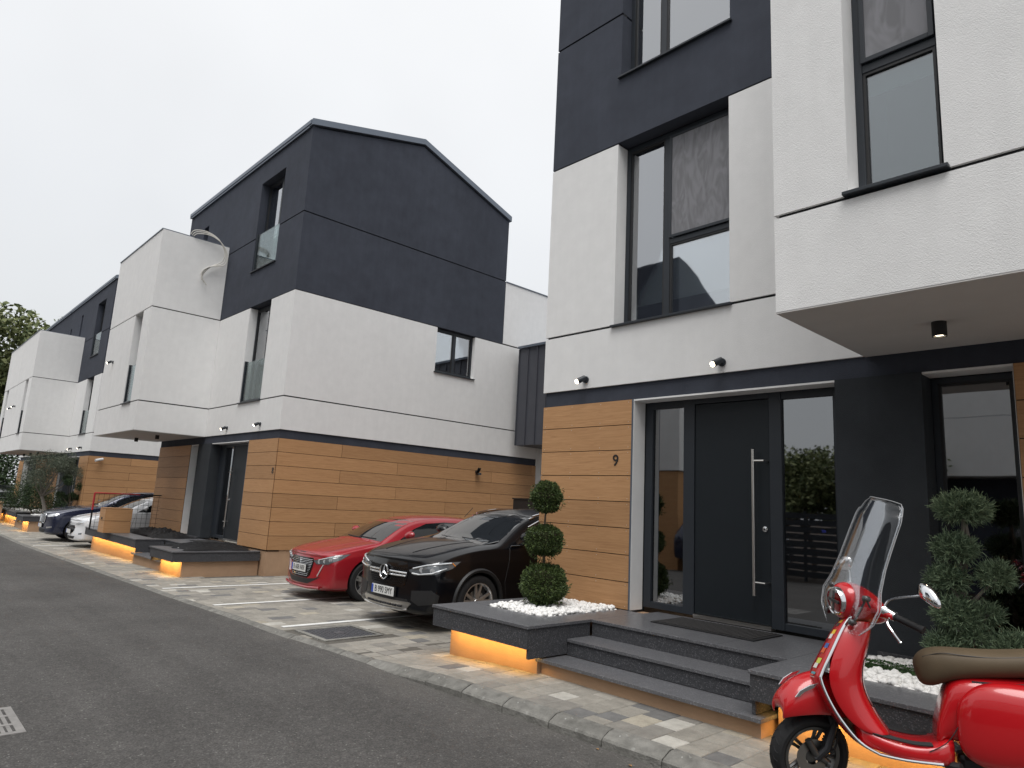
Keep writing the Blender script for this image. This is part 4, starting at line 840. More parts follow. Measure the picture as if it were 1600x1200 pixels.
# tan low wall at the far left
lw = thing('low_wall', 'low tan rendered garden wall beside the far left planter', 'wall', (-42, 4.9, -.35)); MB().box(-46.5, -38.6, 4.6, 4.8, -.5, .62).build('rendered_wall', 'tan_render', lw); MB().box(-46.55, -38.55, 4.57, 4.83, .622, .66).build('coping', 'tan_render', lw)
# cabinet clad in two wood-look boards, on the planter of the middle house
cb = thing('meter_cabinet', 'small square cabinet clad in brown boards, in front of the white car', 'cabinet', (-20.65, 5.0, .42))
zc = .42; a0, a1, b0, b1 = -20.97, -20.42, 4.74, 5.38; MB().box(a0+.02, a1-.02, b0+.02, b1-.02, zc, 1.03).build('carcass', 'joint_black', cb)
for k in range(2):
    z0 = zc+k*.31; MB().box(a0, a1, b0, b0+.018, z0+.004, z0+.304).build('board', 'wood_board', cb); MB().box(a1-.018, a1, b0+.019, b1, z0+.004, z0+.304).build('board', 'wood_board', cb)
MB().box(a0, a1, b0, b1, 1.042, 1.06).build('lid', 'wood_board', cb); MB().box(-20.72, -20.64, b0-.015, b0-.001, .76, .82).build('lock', 'black_plastic', cb)
# net barrier
nb = thing('net_barrier', 'thin red and dark tube frame with a square net, standing beside the white car', 'barrier', (-21.9, 5.5, .42))
m = MB(); m.tube([(-21.9, 4.75, .42), (-21.9, 4.75, .95)], .022, 8); m.build('post', 'fabric_black', nb); m = MB(); m.tube([(-21.9, 4.75, .95), (-21.9, 4.75, 1.42)], .024, 8); m.tube([(-21.9, 4.75, 1.42), (-21.9, 5.9, 1.42)], .018, 8); m.build('post', 'red_paint', nb, label='red upper post and rail')
MB().tube([(-21.9, 5.9, 1.42), (-21.9, 6.48, 1.42)], .016, 8).build('rail', 'fabric_black', nb)
m = MB()
for k in range(13): y = 4.85+k*.13; m.tube([(-21.9, y, .44), (-21.9, y+.01, 1.41)], .0045, 4)
for k in range(8): z = .5+k*.125; m.tube([(-21.9, 4.76, z), (-21.9, 6.47, z-.01)], .0045, 4)
m.build('net', 'fabric_black', nb)
# crumpled black fabric on the middle planters
def heap(label, x0, x1, y0, y1, z, h, seed):
    random.seed(seed); ph = [random.uniform(0, 6) for _ in range(10)]; m = MB(); nx, ny = 70, 34; P = []
    for i in range(nx+1):
        for j in range(ny+1):
            a, b = i/nx, j/ny; env = max(0, math.sin(PI*a))**.5*max(0, math.sin(PI*b))**.5
            w = abs(math.sin(9*a+4*b+ph[0]))*.5+abs(math.sin(17*a-11*b+ph[1]))*.35+abs(math.sin(31*b+9*a+ph[2]))*.2+abs(math.sin(43*a+23*b+ph[3]))*.28+abs(math.sin(61*b-37*a+ph[6]))*.22
            P.append((x0+(x1-x0)*a+.05*math.sin(9*b+ph[4]), y0+(y1-y0)*b+.07*math.sin(7*a*2+ph[5]), z+.006+env*h*(.15+w*.75)))
    for i in range(nx):
        for j in range(ny): q = i*(ny+1)+j; m.face([P[q], P[q+1], P[q+ny+2], P[q+ny+1]])
    return tag(m.build('black_fabric', 'fabric_black', smooth='all'), label, 'fabric', 'black fabric left on the planters')
heap('high crumpled heap of black fabric on the planter behind the cabinet', -21.6, -18.3, 5.5, 6.42, .41, .17, 5)
heap('flat crumpled black fabric on the planter nearer the red car', -16.3, -14.75, 5.0, 6.35, .423, .10, 6)
MB_ = MB(); MB_.box(-15.6, -15.35, 5.0, 5.1, .424, .445); tag(MB_.build('offcut', 'white_plaster'), 'small white offcut lying beside the flat black fabric', 'offcut')
# doormats
for (lab, X, z, yy) in (('dark ribbed doormat in front of grey door 9', X9, .562, (6.05, 6.62)), ('dark doormat on the granite landing of door 8', X8, .422, (6.0, 6.6))):
    dm = thing('doormat', lab, 'doormat', (X(2.6), 6.3, z), 'doormats'); a, b = sorted((X(2.1), X(3.22)))
    MB().box(a, b, yy[0], yy[1], z, z+.010).build('backing', 'rubber', dm, bevel=.003); m = MB(); n = 26
    for k in range(n): x = a+.03+(b-a-.06)*k/n; m.box(x, x+(b-a-.06)/n*.62, yy[0]+.03, yy[1]-.03, z+.010, z+.016)
    m.build('ribs', 'mat_fibre', dm, kind='stuff')
# small blue-lit keypad seen inside the right side light
kp = thing('alarm_keypad', 'tiny blue-lit keypad behind the glass right of door 9', 'keypad', (-2.87, 6.93, 1.56)); 
MB().box(-2.93, -2.80, 6.93, 6.95, 1.525, 1.60).build('case', 'black_gloss', kp); MB().box(-2.885, -2.845, 6.925, 6.929, 1.55, 1.575).build('screen', 'emit_blue', kp)
# dark bin and brown screen under the link, beyond the cars
bn = thing('storage_box', 'tall black box against the boards under the link, behind the black car', 'box', (-11.9, 12.1, 0))
m = MB(); m.box(-12.35, -11.0, 11.7, 12.3, 0, 1.82); m.build('body', 'black_plastic', bn, bevel=.01)
MB().box(-12.37, -10.98, 11.68, 12.32, 1.822, 1.85).build('lid', 'black_plastic', bn)
ar = thing('rusty_hoop', 'brown round-topped metal panel standing behind the black box', 'panel', (-11.9, 12.8, 0)); mat('rust', (.12, .065, .04), .8, var=.2)
MB().prism([(-12.3, 0), (-11.2, 0)]+[(-11.75+.55*math.cos(a), 1.75+.5*math.sin(a)) for a in [PI*k/12 for k in range(13)]], lambda a, b, d: (a, 12.75+d, b), 0, .04).build('plate', 'rust', ar)
# ------------------------------------------------------------------ cars (nose at local y=0, facing -y; driver's side +x)
STATIONS = [0.0, .14, .45, .90, 1.27, 1.66, 2.08, 2.70, 3.30, 3.85, 4.12, 4.31, 4.41]
KZ = {   # heights of the long lines at each station
 9: [.825, .885, .955, 1.03, 1.085, 1.33, 1.545, 1.61, 1.60, 1.53, 1.36, 1.08, .80],
 8: [.82, .88, .95, 1.025, 1.08, 1.32, 1.535, 1.60, 1.59, 1.52, 1.35, 1.07, .79],
 7: [.805, .86, .93, 1.01, 1.065, 1.285, 1.495, 1.555, 1.545, 1.48, 1.30, 1.04, .775],
 6: [.785, .835, .905, .985, 1.045, 1.25, 1.45, 1.505, 1.49, 1.42, 1.24, 1.0, .76],
 5: [.735, .79, .875, .955, 1.0, 1.015, 1.03, 1.05, 1.075, 1.10, 1.08, .96, .73],
 4: [.62, .69, .775, .83, .85, .86, .87, .885, .905, .925, .915, .84, .62],
 3: [.44, .46, .50, .50, .50, .50, .50, .50, .52, .54, .54, .52, .50],
 2: [.27, .25, .25, .25, .25, .25, .25, .25, .25, .26, .28, .30, .32],
 1: [.22, .20, .19, .19, .19, .19, .19, .19, .19, .20, .22, .26, .30],
 0: [.22, .20, .19, .19, .19, .19, .19, .19, .19, .20, .22, .26, .30]}
KX = {
 0: [0]*13, 9: [0]*13,
 8: [.33, .36, .37, .38, .40, .38, .34, .34, .34, .34, .36, .38, .38],
 7: [.66, .72, .765, .80, .845, .735, .66, .635, .63, .63, .66, .72, .72],
 6: [.76, .83, .865, .89, .905, .80, .715, .69, .685, .69, .73, .79, .78],
 5: [.86, .92, .945, .95, .945, .94, .935, .93, .925, .92, .905, .88, .82],
 4: [.91, .97, .985, .985, .975, .970, .970, .972, .980, .985, .975, .94, .86],
 3: [.90, .975, 1.0, 1.0, .99, .985, .985, .985, .99, 1.0, .985, .95, .86],
 2: [.84, .94, .97, .97, .965, .96, .96, .96, .965, .97, .95, .90, .80],
 1: [.55, .70, .82, .85, .86, .86, .86, .86, .86, .85, .82, .74, .60]}
class Car:
    def __init__(s, label, group, L=4.41, W=.917, Hh=1.61, wb=2.73, fo=.90, wr=.355, paint='car_black', hz=1.0, nose=.16, cowl=1.0):
        ST = [v*(cowl if i < 5 else 1) - (0 if i < 5 or i > 7 else (1-cowl)*1.27*(8-i)/3.0) for i, v in enumerate(STATIONS)]
        s.L, s.W, s.H, s.wb, s.fo, s.wr = L, W, Hh, wb, fo, wr
        s.T = thing('parked_car', label, 'car', (0, 0, 0), group); ky, kz = L/4.41, Hh/1.61; s.ky, s.kz = ky, kz
        hoodk = lambda i: hz if i < 4 else (1+hz)/2 if i == 4 else 1
        def P(k, i):
            x = KX[k][i]*W; z = KZ[k][i]*kz*(hoodk(i) if k >= 4 else 1); y = ST[i]*ky; f = abs(x)/W
            if i == 0: y += nose*f**2.6 + (.05 if k >= 6 else .015 if k >= 4 else 0) + (.05 if k <= 1 else .0)
            if i == 1: y += nose*.55*f**3 
            if i == 12: y -= .12*f**2.6 + (.0 if k > 2 else .05)
            if i == 11: y -= .05*f**3
            if 4 <= i <= 5 and k >= 6: y += .10*f**2*(-1 if False else 1)
            return (x, y, z)
        bm = bmesh.new(); rings = []
        for i in range(13):
            r = [bm.verts.new(P(k, i)) for k in range(10)]; l = [None]*10
            for k in range(1, 9): p = P(k, i); l[k] = bm.verts.new((-p[0], p[1], p[2]))
            rings.append(r + [l[k] for k in range(8, 0, -1)])
        for i in range(12):
            for j in range(18): bm.faces.new((rings[i][j], rings[i][(j+1) % 18], rings[i+1][(j+1) % 18], rings[i+1][j]))
        for i in (0, 12):
            r = rings[i]; prev = r[0]
            for k in range(1, 9):
                a, b_ = r[k], r[18-k]; 
                if k == 8: nxt = r[9]
                elif k == 1: nxt = None
                if k == 1: cprev = r[0]; 
                if k < 8:
                    y = min(a.co.y, b_.co.y) if i == 0 else max(a.co.y, b_.co.y); off = (-nose*.75 if i == 0 else .09)*(a.co.x/(W*.8))**2
                    c = bm.verts.new((0, y+off, a.co.z+ (0.01 if k > 4 else 0))) if k >= 2 else r[0]
                else: c = r[9]
                if k >= 2: bm.faces.new((cprev, r[k-1], a, c)) if k > 2 or True else None; bm.faces.new((cprev, c, b_, r[18-(k-1)]))
                cprev = c
        cr = bm.edges.layers.float.get('crease_edge') or bm.edges.layers.float.new('crease_edge')
        def crease(a, b_, v):
            e_ = bm.edges.get((a, b_)); 
            if e_: e_[cr] = v
        for i in range(12):
            for k, v in ((5, .55), (4, .45), (2, .5), (7, .35), (1, .4)):
                crease(rings[i][k], rings[i+1][k], v); crease(rings[i][18-k], rings[i+1][18-k], v)
        for k in range(5, 13): crease(rings[4][k], rings[4][(k+1)], .5)
        for k in range(4, 14): crease(rings[0][k], rings[0][k+1], .35)
        bmesh.ops.recalc_face_normals(bm, faces=bm.faces); me = bpy.data.meshes.new('body'); bm.to_mesh(me); bm.free()
        ob = bpy.data.objects.new('body', me); C.objects.link(ob); sub = ob.modifiers.new('s', 'SUBSURF'); sub.levels = 3; sub.render_levels = 3
        dg = bpy.context.evaluated_depsgraph_get(); m2 = bpy.data.meshes.new_from_object(ob.evaluated_get(dg)); s.bvh = BVHTree.FromPolygons([v.co for v in m2.vertices], [p.vertices for p in m2.polygons])
        ob.data = m2; ob.modifiers.clear(); s.ob = ob; ob.parent = s.T; m2.materials.append(MATS[paint]); m2.materials.append(MATS['black_plastic'])
        # wheel wells
        cut = MB(); s.wy = (fo, fo+wb); s.wz = wr
        for y in s.wy:
            for sg in (-1, 1): x0 = sg*(W-.30); x1 = sg*(W+.12); cut.tube([(x0, y, wr*1.0), (x1, y, wr*1.0)], wr*1.13, 40)
        cm = bpy.data.meshes.new('c'); cm.from_pydata([tuple(v) for v in cut.v], [], cut.f); cb_ = bmesh.new(); cb_.from_mesh(cm); bmesh.ops.recalc_face_normals(cb_, faces=cb_.faces); cb_.to_mesh(cm); cb_.free(); cm.materials.append(MATS[paint]); cm.materials.append(MATS['black_plastic'])
        cm.polygons.foreach_set('material_index', [1]*len(cm.polygons)); co = bpy.data.objects.new('c', cm); C.objects.link(co)
        bo = ob.modifiers.new('b', 'BOOLEAN'); bo.operation = 'DIFFERENCE'; bo.object = co; bo.solver = 'EXACT'
        dg = bpy.context.evaluated_depsgraph_get(); dg.update(); m3 = bpy.data.meshes.new_from_object(ob.evaluated_get(dg)); ob.modifiers.clear(); ob.data = m3; bpy.data.objects.remove(co)
        m3.polygons.foreach_set('use_smooth', [True]*len(m3.polygons)); m3.set_sharp_from_angle(angle=math.radians(45)); s.paint = paint
    def hit(s, p, d):
        d = Vector(d).normalized(); p = Vector(p); r = s.bvh.ray_cast(p, d)
        if r[0] is None:
            q = s.bvh.find_nearest(p+d*1.5); return q[0], q[1]
        return r[0], r[1]
    def basis(s, view):
        if view == 'front': return Vector((1, 0, 0)), Vector((0, 1, 0)), Vector((0, -2, 0))
        if view == 'back': return Vector((1, 0, 0)), Vector((0, -1, 0)), Vector((0, s.L+2, 0))
        if view == 'side': return Vector((0, 1, 0)), Vector((-1, 0, 0)), Vector((3, 0, 0))
        if view == 'corner': d = Vector((-.5, .866, 0)); return Vector((.866, .5, 0)), d, -d*3
        if view == 'top': return Vector((1, 0, 0)), Vector((0, 0, -1)), Vector((0, 0, 3))
    def pt(s, view, a, z, off=.0, sg=1):
        e1, d, o = s.basis(view)
        p = o + (e1*a + Vector((0, 0, z)) if view != 'top' else e1*a+Vector((0, z, 0))); h, n = s.hit(p, d); h = h - d*off
        return Vector((h.x*sg, h.y, h.z))
    def patch(s, name, m, view, poly, off=.005, cell=.05, sg=1, parent=None, skirt=.012, label=None):
        bm = bmesh.new(); f = bm.faces.new([bm.verts.new((a, z, 0)) for a, z in poly]); bmesh.ops.triangulate(bm, faces=bm.faces)
        for ax in (0, 1):
            lo = min(p[ax] for p in poly); hi = max(p[ax] for p in poly); q = lo+cell
            while q < hi:
                no = (1, 0, 0) if ax == 0 else (0, 1, 0); bmesh.ops.bisect_plane(bm, geom=bm.verts[:]+bm.edges[:]+bm.faces[:], plane_co=(q, 0, 0) if ax == 0 else (0, q, 0), plane_no=no); q += cell
        e1, d, o = s.basis(view); pts = []
        for v in bm.verts:
            p = o + (e1*v.co.x + Vector((0, 0, v.co.y)) if view != 'top' else e1*v.co.x+Vector((0, v.co.y, 0))); h, n = s.hit(p, d); v.co = h - d*off
        bnd = [e_ for e_ in bm.edges if e_.is_boundary]; r = bmesh.ops.extrude_edge_only(bm, edges=bnd)
        for v in r['geom']:
            if isinstance(v, bmesh.types.BMVert): v.co += d*(skirt+off)
        bmesh.ops.recalc_face_normals(bm, faces=bm.faces)
        me = bpy.data.meshes.new(name); 
        if sg < 0:
            for v in bm.verts: v.co.x *= -1
            bmesh.ops.reverse_faces(bm, faces=bm.faces)
        bm.to_mesh(me); bm.free(); me.materials.append(MATS[m]); me.polygons.foreach_set('use_smooth', [True]*len(me.polygons)); me.set_sharp_from_angle(angle=math.radians(35))
        ob = bpy.data.objects.new(name, me); C.objects.link(ob); ob.parent = parent or s.T
        if label: ob['label'] = label
        return ob
    def line(s, name, m, view, pts, r=.006, off=0, sg=1, parent=None, sub=6):
        P = []
        for (a, b), (c, d) in zip(pts, pts[1:]):
            for q in range(sub): t = q/sub; P.append(s.pt(view, a+(c-a)*t, b+(d-b)*t, off, sg))
        P.append(s.pt(view, *pts[-1], off, sg)); return MB().tube(P, r, 6).build(name, m, parent or s.ob, smooth=True)
    def wheels(s, style='alloy', spokes=5, dark=False, steer=0):
        r = s.wr
        for y in s.wy:
            for sg in (1, -1):
                e_ = Vector((sg*(s.W-.118), y, r)); ax = Vector((sg, 0, 0)); w = .112; m = MB()
                m.lathe([(-w+.01, r*.70), (-w, r*.80), (-w+.004, r*.93), (-w+.022, r*.985), (-.03, r), (.03, r), (w-.022, r*.985), (w-.004, r*.93), (w, r*.82), (w-.006, r*.71), (w-.03, r*.66), (-w+.03, r*.66)], e_, ax, 44, closed=True)
                for gr in (-.045, .0, .045): m.lathe([(gr-.005, r+.0005), (gr+.005, r+.0005)], e_, ax, 44)
                wh = m.build('wheel', 'rubber', s.T, smooth=True)
                m = MB(); rr = r*.715
                m.lathe([(-w+.02, rr*.95), (w-.03, rr*.93), (w-.012, rr*.98), (w-.004, rr), (w-.004, rr*.955), (w-.03, rr*.90), (-w+.03, rr*.90)], e_, ax, 44)
                m.lathe([(w-.035, .0), (w-.032, rr*.16), (w-.05, rr*.2), (w-.06, rr*.2)], e_, ax, 20); n = spokes
                for k in range(n):
                    for dlt in ((-.17, .17) if style == 'twin' else (-.10, .10) if style == 'narrow' else (0,)):
                        a0 = 2*PI*k/n+.3; ai = a0+dlt*.6; ao = a0+dlt*1.25
                        pi_ = e_+Vector((sg*(w-.040), math.cos(ai)*rr*.14, math.sin(ai)*rr*.14)); po = e_+Vector((sg*(w-.016), math.cos(ao)*rr*.93, math.sin(ao)*rr*.93)); t = (po-pi_).normalized(); u = t.cross(ax).normalized(); hw = .017 if style != 'wide' else .026
                        b = len(m.v)
                        for p_, ww in ((pi_, hw*1.3), (po, hw)):
                            for (uu, dd) in ((-ww, 0), (ww, 0), (ww, -.028), (-ww, -.028)): m.v.append(p_+u*uu+ax*dd)
                        for f in ((0, 1, 5, 4), (1, 2, 6, 5), (2, 3, 7, 6), (3, 0, 4, 7), (0, 3, 2, 1), (4, 5, 6, 7)): m.f.append(tuple(b+i for i in f)); m.m.append(0)
                m.build('rim', 'alloy', wh, smooth=True)
                MB().lathe([(w-.07, 0), (w-.07, rr*.9)], e_, ax, 30).build('rim_backing', 'alloy_dark', wh); m = MB(); m.lathe([(w-.068, rr*.2), (w-.066, rr*.60), (w-.075, rr*.62)], e_, ax, 30); m.build('brake_disc', 'disc_steel', wh)
    def glass(s, top=.0, trim=None):
        ky, kz = s.ky, s.kz; Y = lambda v: v*ky; Z = lambda v: v*kz
        s.patch('windshield', 'car_glass', 'front', [(-.83*s.W, Z(1.085)), (-.3, Z(1.115)), (.3, Z(1.115)), (.83*s.W, Z(1.085)), (.64*s.W, Z(1.475)), (.3, Z(1.505)), (-.3, Z(1.505)), (-.64*s.W, Z(1.475))], .004, .06)
        s.patch('rear_window', 'car_glass', 'back', [(-.58*s.W, Z(1.15)), (.58*s.W, Z(1.15)), (.52*s.W, Z(1.45)), (-.52*s.W, Z(1.45))], .004, .06)
        dlo = [(1.50, 1.075), (2.05, 1.09), (3.0, 1.115), (3.82, 1.15), (4.0, 1.22), (3.80, 1.39), (3.3, 1.462), (2.7, 1.478), (2.25, 1.44), (1.95, 1.335)]
        for sg in (1, -1):
            tr = s.patch('window_trim', 'black_gloss', 'side', [(Y(a), Z(b)) for a, b in dlo], .003, .07, sg)
            fw = [(1.62, 1.095), (2.62, 1.12), (2.60, 1.45), (2.27, 1.42), (1.98, 1.325)]; rw = [(2.70, 1.122), (3.52, 1.148), (3.50, 1.405), (3.28, 1.435), (2.69, 1.452)]; qw = [(3.58, 1.150), (3.80, 1.17), (3.92, 1.225), (3.76, 1.355), (3.58, 1.395)]
            for q in (fw, rw, qw): s.patch('side_window', 'car_glass', 'side', [(Y(a), Z(b)) for a, b in q], .006, .07, sg, parent=tr)
            if trim: 
                s.line('chrome_trim', trim, 'side', [(Y(a), Z(b)) for a, b in dlo], .010, .006, sg, s.T, 5)
            m = 'black_plastic'
            for pts in ([(1.42, .30), (1.36, .60), (1.44, .90), (1.47, 1.05)], [(2.66, .28), (2.67, .7), (2.66, 1.10)], [(3.42, .62), (3.55, .8), (3.60, 1.12)], [(1.42, .29), (3.3, .28)]): s.line('panel_gap', m, 'side', [(Y(a), Z(b)) for a, b in pts], .0035, -.001, sg)
            for a in (2.42, 3.36): 
                q0 = s.pt('side', Y(a), Z(.90), .028, sg); q1 = s.pt('side', Y(a+.17), Z(.905), .028, sg); a0 = s.pt('side', Y(a), Z(.90), -.005, sg); a1 = s.pt('side', Y(a+.17), Z(.905), -.005, sg); MB().tube([a0, q0, q1, a1], .011, 8).build('door_handle', s.paint, s.T, smooth=True)
            # mirror
            r = s.pt('side', Y(1.74), Z(1.09), 0, sg); r.z += .03; c = r+Vector((sg*.15, -.05, .085)); bm = bmesh.new(); bmesh.ops.create_uvsphere(bm, u_segments=20, v_segments=12, radius=1)
            for v in bm.verts:
                q = v.co; v.co = Vector((q.x*.135, q.y*(.085 if q.y < 0 else .03), q.z*.074*(1 if q.z > 0 else .85)+.012*q.x*sg)); v.co += c
            me = bpy.data.meshes.new('mirror'); bm.to_mesh(me); bm.free(); me.materials.append(MATS[s.paint]); me.polygons.foreach_set('use_smooth', [True]*len(me.polygons)); mo = bpy.data.objects.new('mirror', me); C.objects.link(mo); mo.parent = s.T
            MB().tube([r+Vector((0, 0, -.02)), c+Vector((-sg*.02, .01, -.055))], [.03, .028], 8).build('mirror_arm', 'black_plastic', mo, smooth=True)
            m = MB(); m.lathe([(0, .0), (.001, .075)], c+Vector((0, .031, 0)), (0, 1, 0), 16); m.build('mirror_glass', 'lamp_glass', mo)
        w_ = s.line('wiper', 'black_plastic', 'front', [(.12, Z(1.125)), (-.52*s.W, Z(1.14))], .009, .012, 1, s.T); s.line('wiper', 'black_plastic', 'front', [(.60*s.W, Z(1.13)), (.06, Z(1.145))], .009, .012, 1, s.T)
    def hood(s, z=.86):
        ky = s.ky
        for sg in (1, -1): s.line('panel_gap', 'black_plastic', 'top', [(.60*s.W, .10*ky+.06), (.765*s.W, .40*ky), (.80*s.W, .9*ky), (.82*s.W, 1.22*ky)], .0035, -.001, sg); s.line('hood_crease', s.paint, 'top', [(.34*s.W, .22*ky), (.44*s.W, .7*ky), (.52*s.W, 1.15*ky)], .012, -.006, sg)
        s.line('panel_gap', 'black_plastic', 'front', [(-.60*s.W, z-.01), (-.3, z+.012), (0, z+.018), (.3, z+.012), (.60*s.W, z-.01)], .0035, -.001)
    def plate(s, txt, z, back=False, y=None):
        v = 'back' if back else 'front'; p = s.pt(v, 0, z, .02); sg = 1 if back else -1
        pr = thing_part = None
        m = MB(); y0 = p.y + sg*.004; m.box(-.26, .26, y0, y0+sg*.008, z-.057, z+.057); po = m.build('number_plate', 'plate_white', s.T, bevel=.003)
        m = MB(); m.box(-.263, .263, y0-sg*.03, y0-sg*.001, z-.062, z+.062); m.build('plate_holder', 'black_plastic', po)
        m = MB(); q = -.26 if not back else .26; m.box(q, q+(.042 if not back else -.042), y0+sg*.0082, y0+sg*.010, z-.054, z+.054); m.build('plate_band', 'plate_blue', po)
        R_ = Matrix.Rotation(PI/2, 4, 'X') if not back else Matrix.Rotation(PI, 4, 'Z') @ Matrix.Rotation(PI/2, 4, 'X')
        if txt: text_obj(txt, .115, 'plate_ink', po, Matrix.Translation((.022*(1 if not back else -1), y0+sg*.0095, z)) @ R_, .0008, 'plate_text', sx=.80)
    def place(s, x, y, yaw=0, z=None):
        s.T.location = (x, y, zp(x) if z is None else z); s.T.rotation_euler = (0, 0, yaw)
def arch_lip(c, m, w=.035, name='arch_trim'):
    for y in c.wy:
        for sg in (1, -1):
            P_ = []
            for k in range(25):
                a = PI*(k/24)*1.10-.05*PI; r = c.wr*1.16; yy = y-math.cos(a)*r; zz = max(.20, c.wr+math.sin(a)*r); P_.append(c.pt('side', yy, zz, .0, sg))
            MB().tube(P_, w, 6).build(name, m, c.T, smooth=True)
# --- black compact suv with a star emblem
cA = Car('black SUV with chrome star grille parked behind the corner planter', 'cars parked between the houses', paint='car_black', hz=1.07, nose=.20, cowl=.96)
c = cA; c.wheels('twin', 5); c.glass(trim='chrome'); c.hood(.905); arch_lip(c, 'black_plastic', .030)
g_ = c.patch('grille', 'black_gloss', 'front', [(-.40, .85), (.40, .85), (.455, .74), (.40, .56), (.34, .53), (-.34, .53), (-.40, .56), (-.455, .74)], .006, .05)
m = MB()
for r_ in range(9):
    for q in range(26):
        x = -.42+q*.0336+(.0168 if r_ % 2 else 0); z = .555+r_*.026
        if abs(x) > .44-.12*max(0, (.66-z)/.12): continue
        p = c.pt('front', x, z, .010); m.lathe([(0, .0065), (-.006, .0055)], p, (0, 1, 0), 6)
m.build('grille_studs', 'alloy_dark', g_, kind='stuff')
for sg in (1, -1):
    c.line('grille_bar', 'chrome', 'front', [(.10, .668), (.42, .672)], .011, .022, sg, g_); c.line('grille_bar', 'chrome', 'front', [(.10, .712), (.44, .708)], .011, .022, sg, g_)
    for k in range(6): x = .115+k*.062; a, b = c.pt('front', x, .672, .022, sg), c.pt('front', x, .710, .022, sg); MB().tube([a, b], .010, 6).build('grille_bar', 'chrome', g_, smooth=True)
p = c.pt('front', 0, .69, .04); em = MB(); em.lathe([(.0, .084), (-.010, .088), (-.012, .098), (.004, .102), (.012, .096), (.004, .084)], p, (0, 1, 0), 40)
for k in range(3):
    a = PI/2+2*PI*k/3; t = Vector((math.cos(a), 0, math.sin(a))); u = Vector((-math.sin(a), 0, math.cos(a))); em.face([p+u*.017, p+t*.088, p+Vector((0, -.02, 0))]); em.face([p+Vector((0, -.02, 0)), p+t*.088, p-u*.017])
em.build('emblem', 'chrome', c.T, smooth=False, recalc=False); MB().lathe([(.006, 0), (.006, .085)], p, (0, 1, 0), 24).build('emblem_backing', 'black_gloss', c.T)
c.plate('B 990 SMY', .455)
c.patch('lower_intake', 'black_plastic', 'front', [(-.46, .385), (.46, .385), (.50, .33), (-.50, .33)], .004, .06)
for sg in (1, -1):
    c.patch('side_intake', 'black_plastic', 'corner', [(.50, .50), (.80, .53), (.90, .47), (.88, .37), (.62, .33), (.50, .38)], .006, .05, sg)
    hl = c.patch('headlight', 'lamp_glass', 'corner', [(.42, .745), (.56, .80), (.86, .875), (1.06, .885), (1.0, .80), (.84, .725), (.52, .69)], .006, .04, sg)
    c.line('headlight_strip', 'lens_clear', 'corner', [(.50, .775), (.72, .832), (.98, .865)], .010, .010, sg, hl); c.line('headlight_strip', 'lens_clear', 'corner', [(.49, .715), (.60, .708), (.80, .736), (.95, .80)], .010, .010, sg, hl)
    for a in (.64, .80): p = c.pt('corner', a, .768, .006, sg); MB().lathe([(-.01, .028), (.002, .034), (.0, .0)], p, (sg*.5, -.866, 0), 14).build('headlight_lens', 'lens_clear', hl, smooth=True)
    c.line('lower_trim', 'black_plastic', 'side', [(1.42, .30), (2.3, .30), (3.2, .30)], .035, -.010, sg, c.T); c.line('indicator', 'amber', 'corner', [(.99, .865), (1.02, .83)], .008, .009, sg, hl)
    c.line('roof_rail', 'chrome', 'top', [(.635, 2.10), (.60, 2.5), (.595, 3.3), (.60, 3.85)], .017, .035, sg, c.T)
    c.line('roof_rail_foot', 'chrome', 'top', [(.64, 2.02), (.63, 2.14)], .016, .012, sg, c.T)
sk = c.patch('skid_plate', 'steel', 'front', [(-.54, .335), (-.50, .355), (.50, .355), (.54, .335), (.44, .245), (-.44, .245)], .018, .05)
for k in range(8): x = -.36+k*.103; a = [c.pt('front', x-.036, .295, .021), c.pt('front', x+.036, .295, .021)]; MB().tube(a, .014, 6).build('skid_slot', 'joint_black', sk)
c.line('skid_lip', 'steel', 'front', [(-.50, .262), (-.36, .245), (.36, .245), (.50, .262)], .014, .03, 1, sk)
# steering wheel and mirror seen through glass are not modelled: the glass is nearly black in the photo
c.place(-7.93, 5.22, 0)
# --- red hatchback
cB = Car('red hatchback with body-coloured nose parked beside the black SUV', 'cars parked between the houses', L=4.05, W=.875, Hh=1.43, wb=2.54, fo=.84, wr=.325, paint='car_red', hz=1.0, nose=.22, cowl=.86)
c = cB; c.wheels('narrow', 5); c.glass(); c.hood(.735)
g_ = c.patch('grille', 'black_gloss', 'front', [(-.37, .675), (.37, .675), (.40, .64), (.335, .40), (.27, .355), (-.27, .355), (-.335, .40), (-.40, .64)], .008, .05)
for r_ in range(11):
    z = .385+r_*.026; wd_ = .27+.11*min(1, (z-.36)/.25); 
    for sg in (1, -1):
        m = MB(); n = 11
        for q in range(n):
            x0_, x1_ = wd_*q/n+.006, wd_*(q+1)/n-.006
            m.tube([c.pt('front', x0_, z, .013, sg), c.pt('front', x1_, z, .013, sg)], .0042, 5)
        m.build('grille_dashes', 'lens_clear', g_, kind='stuff')
c.plate('B 608 NRR', .50)
p = c.pt('front', 0, .622, .02); em = MB(); pl = [(-.010, -.035), (.012, -.035), (.006, -.015), (.022, -.006), (.016, .004), (.006, .002), (.014, .020), (.026, .022), (.018, .034), (.000, .040), (-.014, .030), (-.012, .012), (-.020, .0), (-.010, -.008), (-.018, -.022)]; em.prism([(a, b) for a, b in pl], lambda a, b, d: (p.x+a, p.y+d, p.z+b), -.004, .006); em.build('emblem', 'chrome', c.T)
for k in range(7): x = -.09+k*.03; q = c.pt('front', x, .745, .004); MB().box(x-.009, x+.009, q.y-.004, q.y+.004, q.z-.010, q.z+.010).build('name_letter', 'chrome', c.T)
c.patch('lower_intake', 'black_plastic', 'front', [(-.44, .36), (-.29, .345), (.29, .345), (.44, .36), (.60, .395), (.46, .33), (.30, .265), (-.30, .265), (-.46, .33), (-.60, .395)], .004, .05)
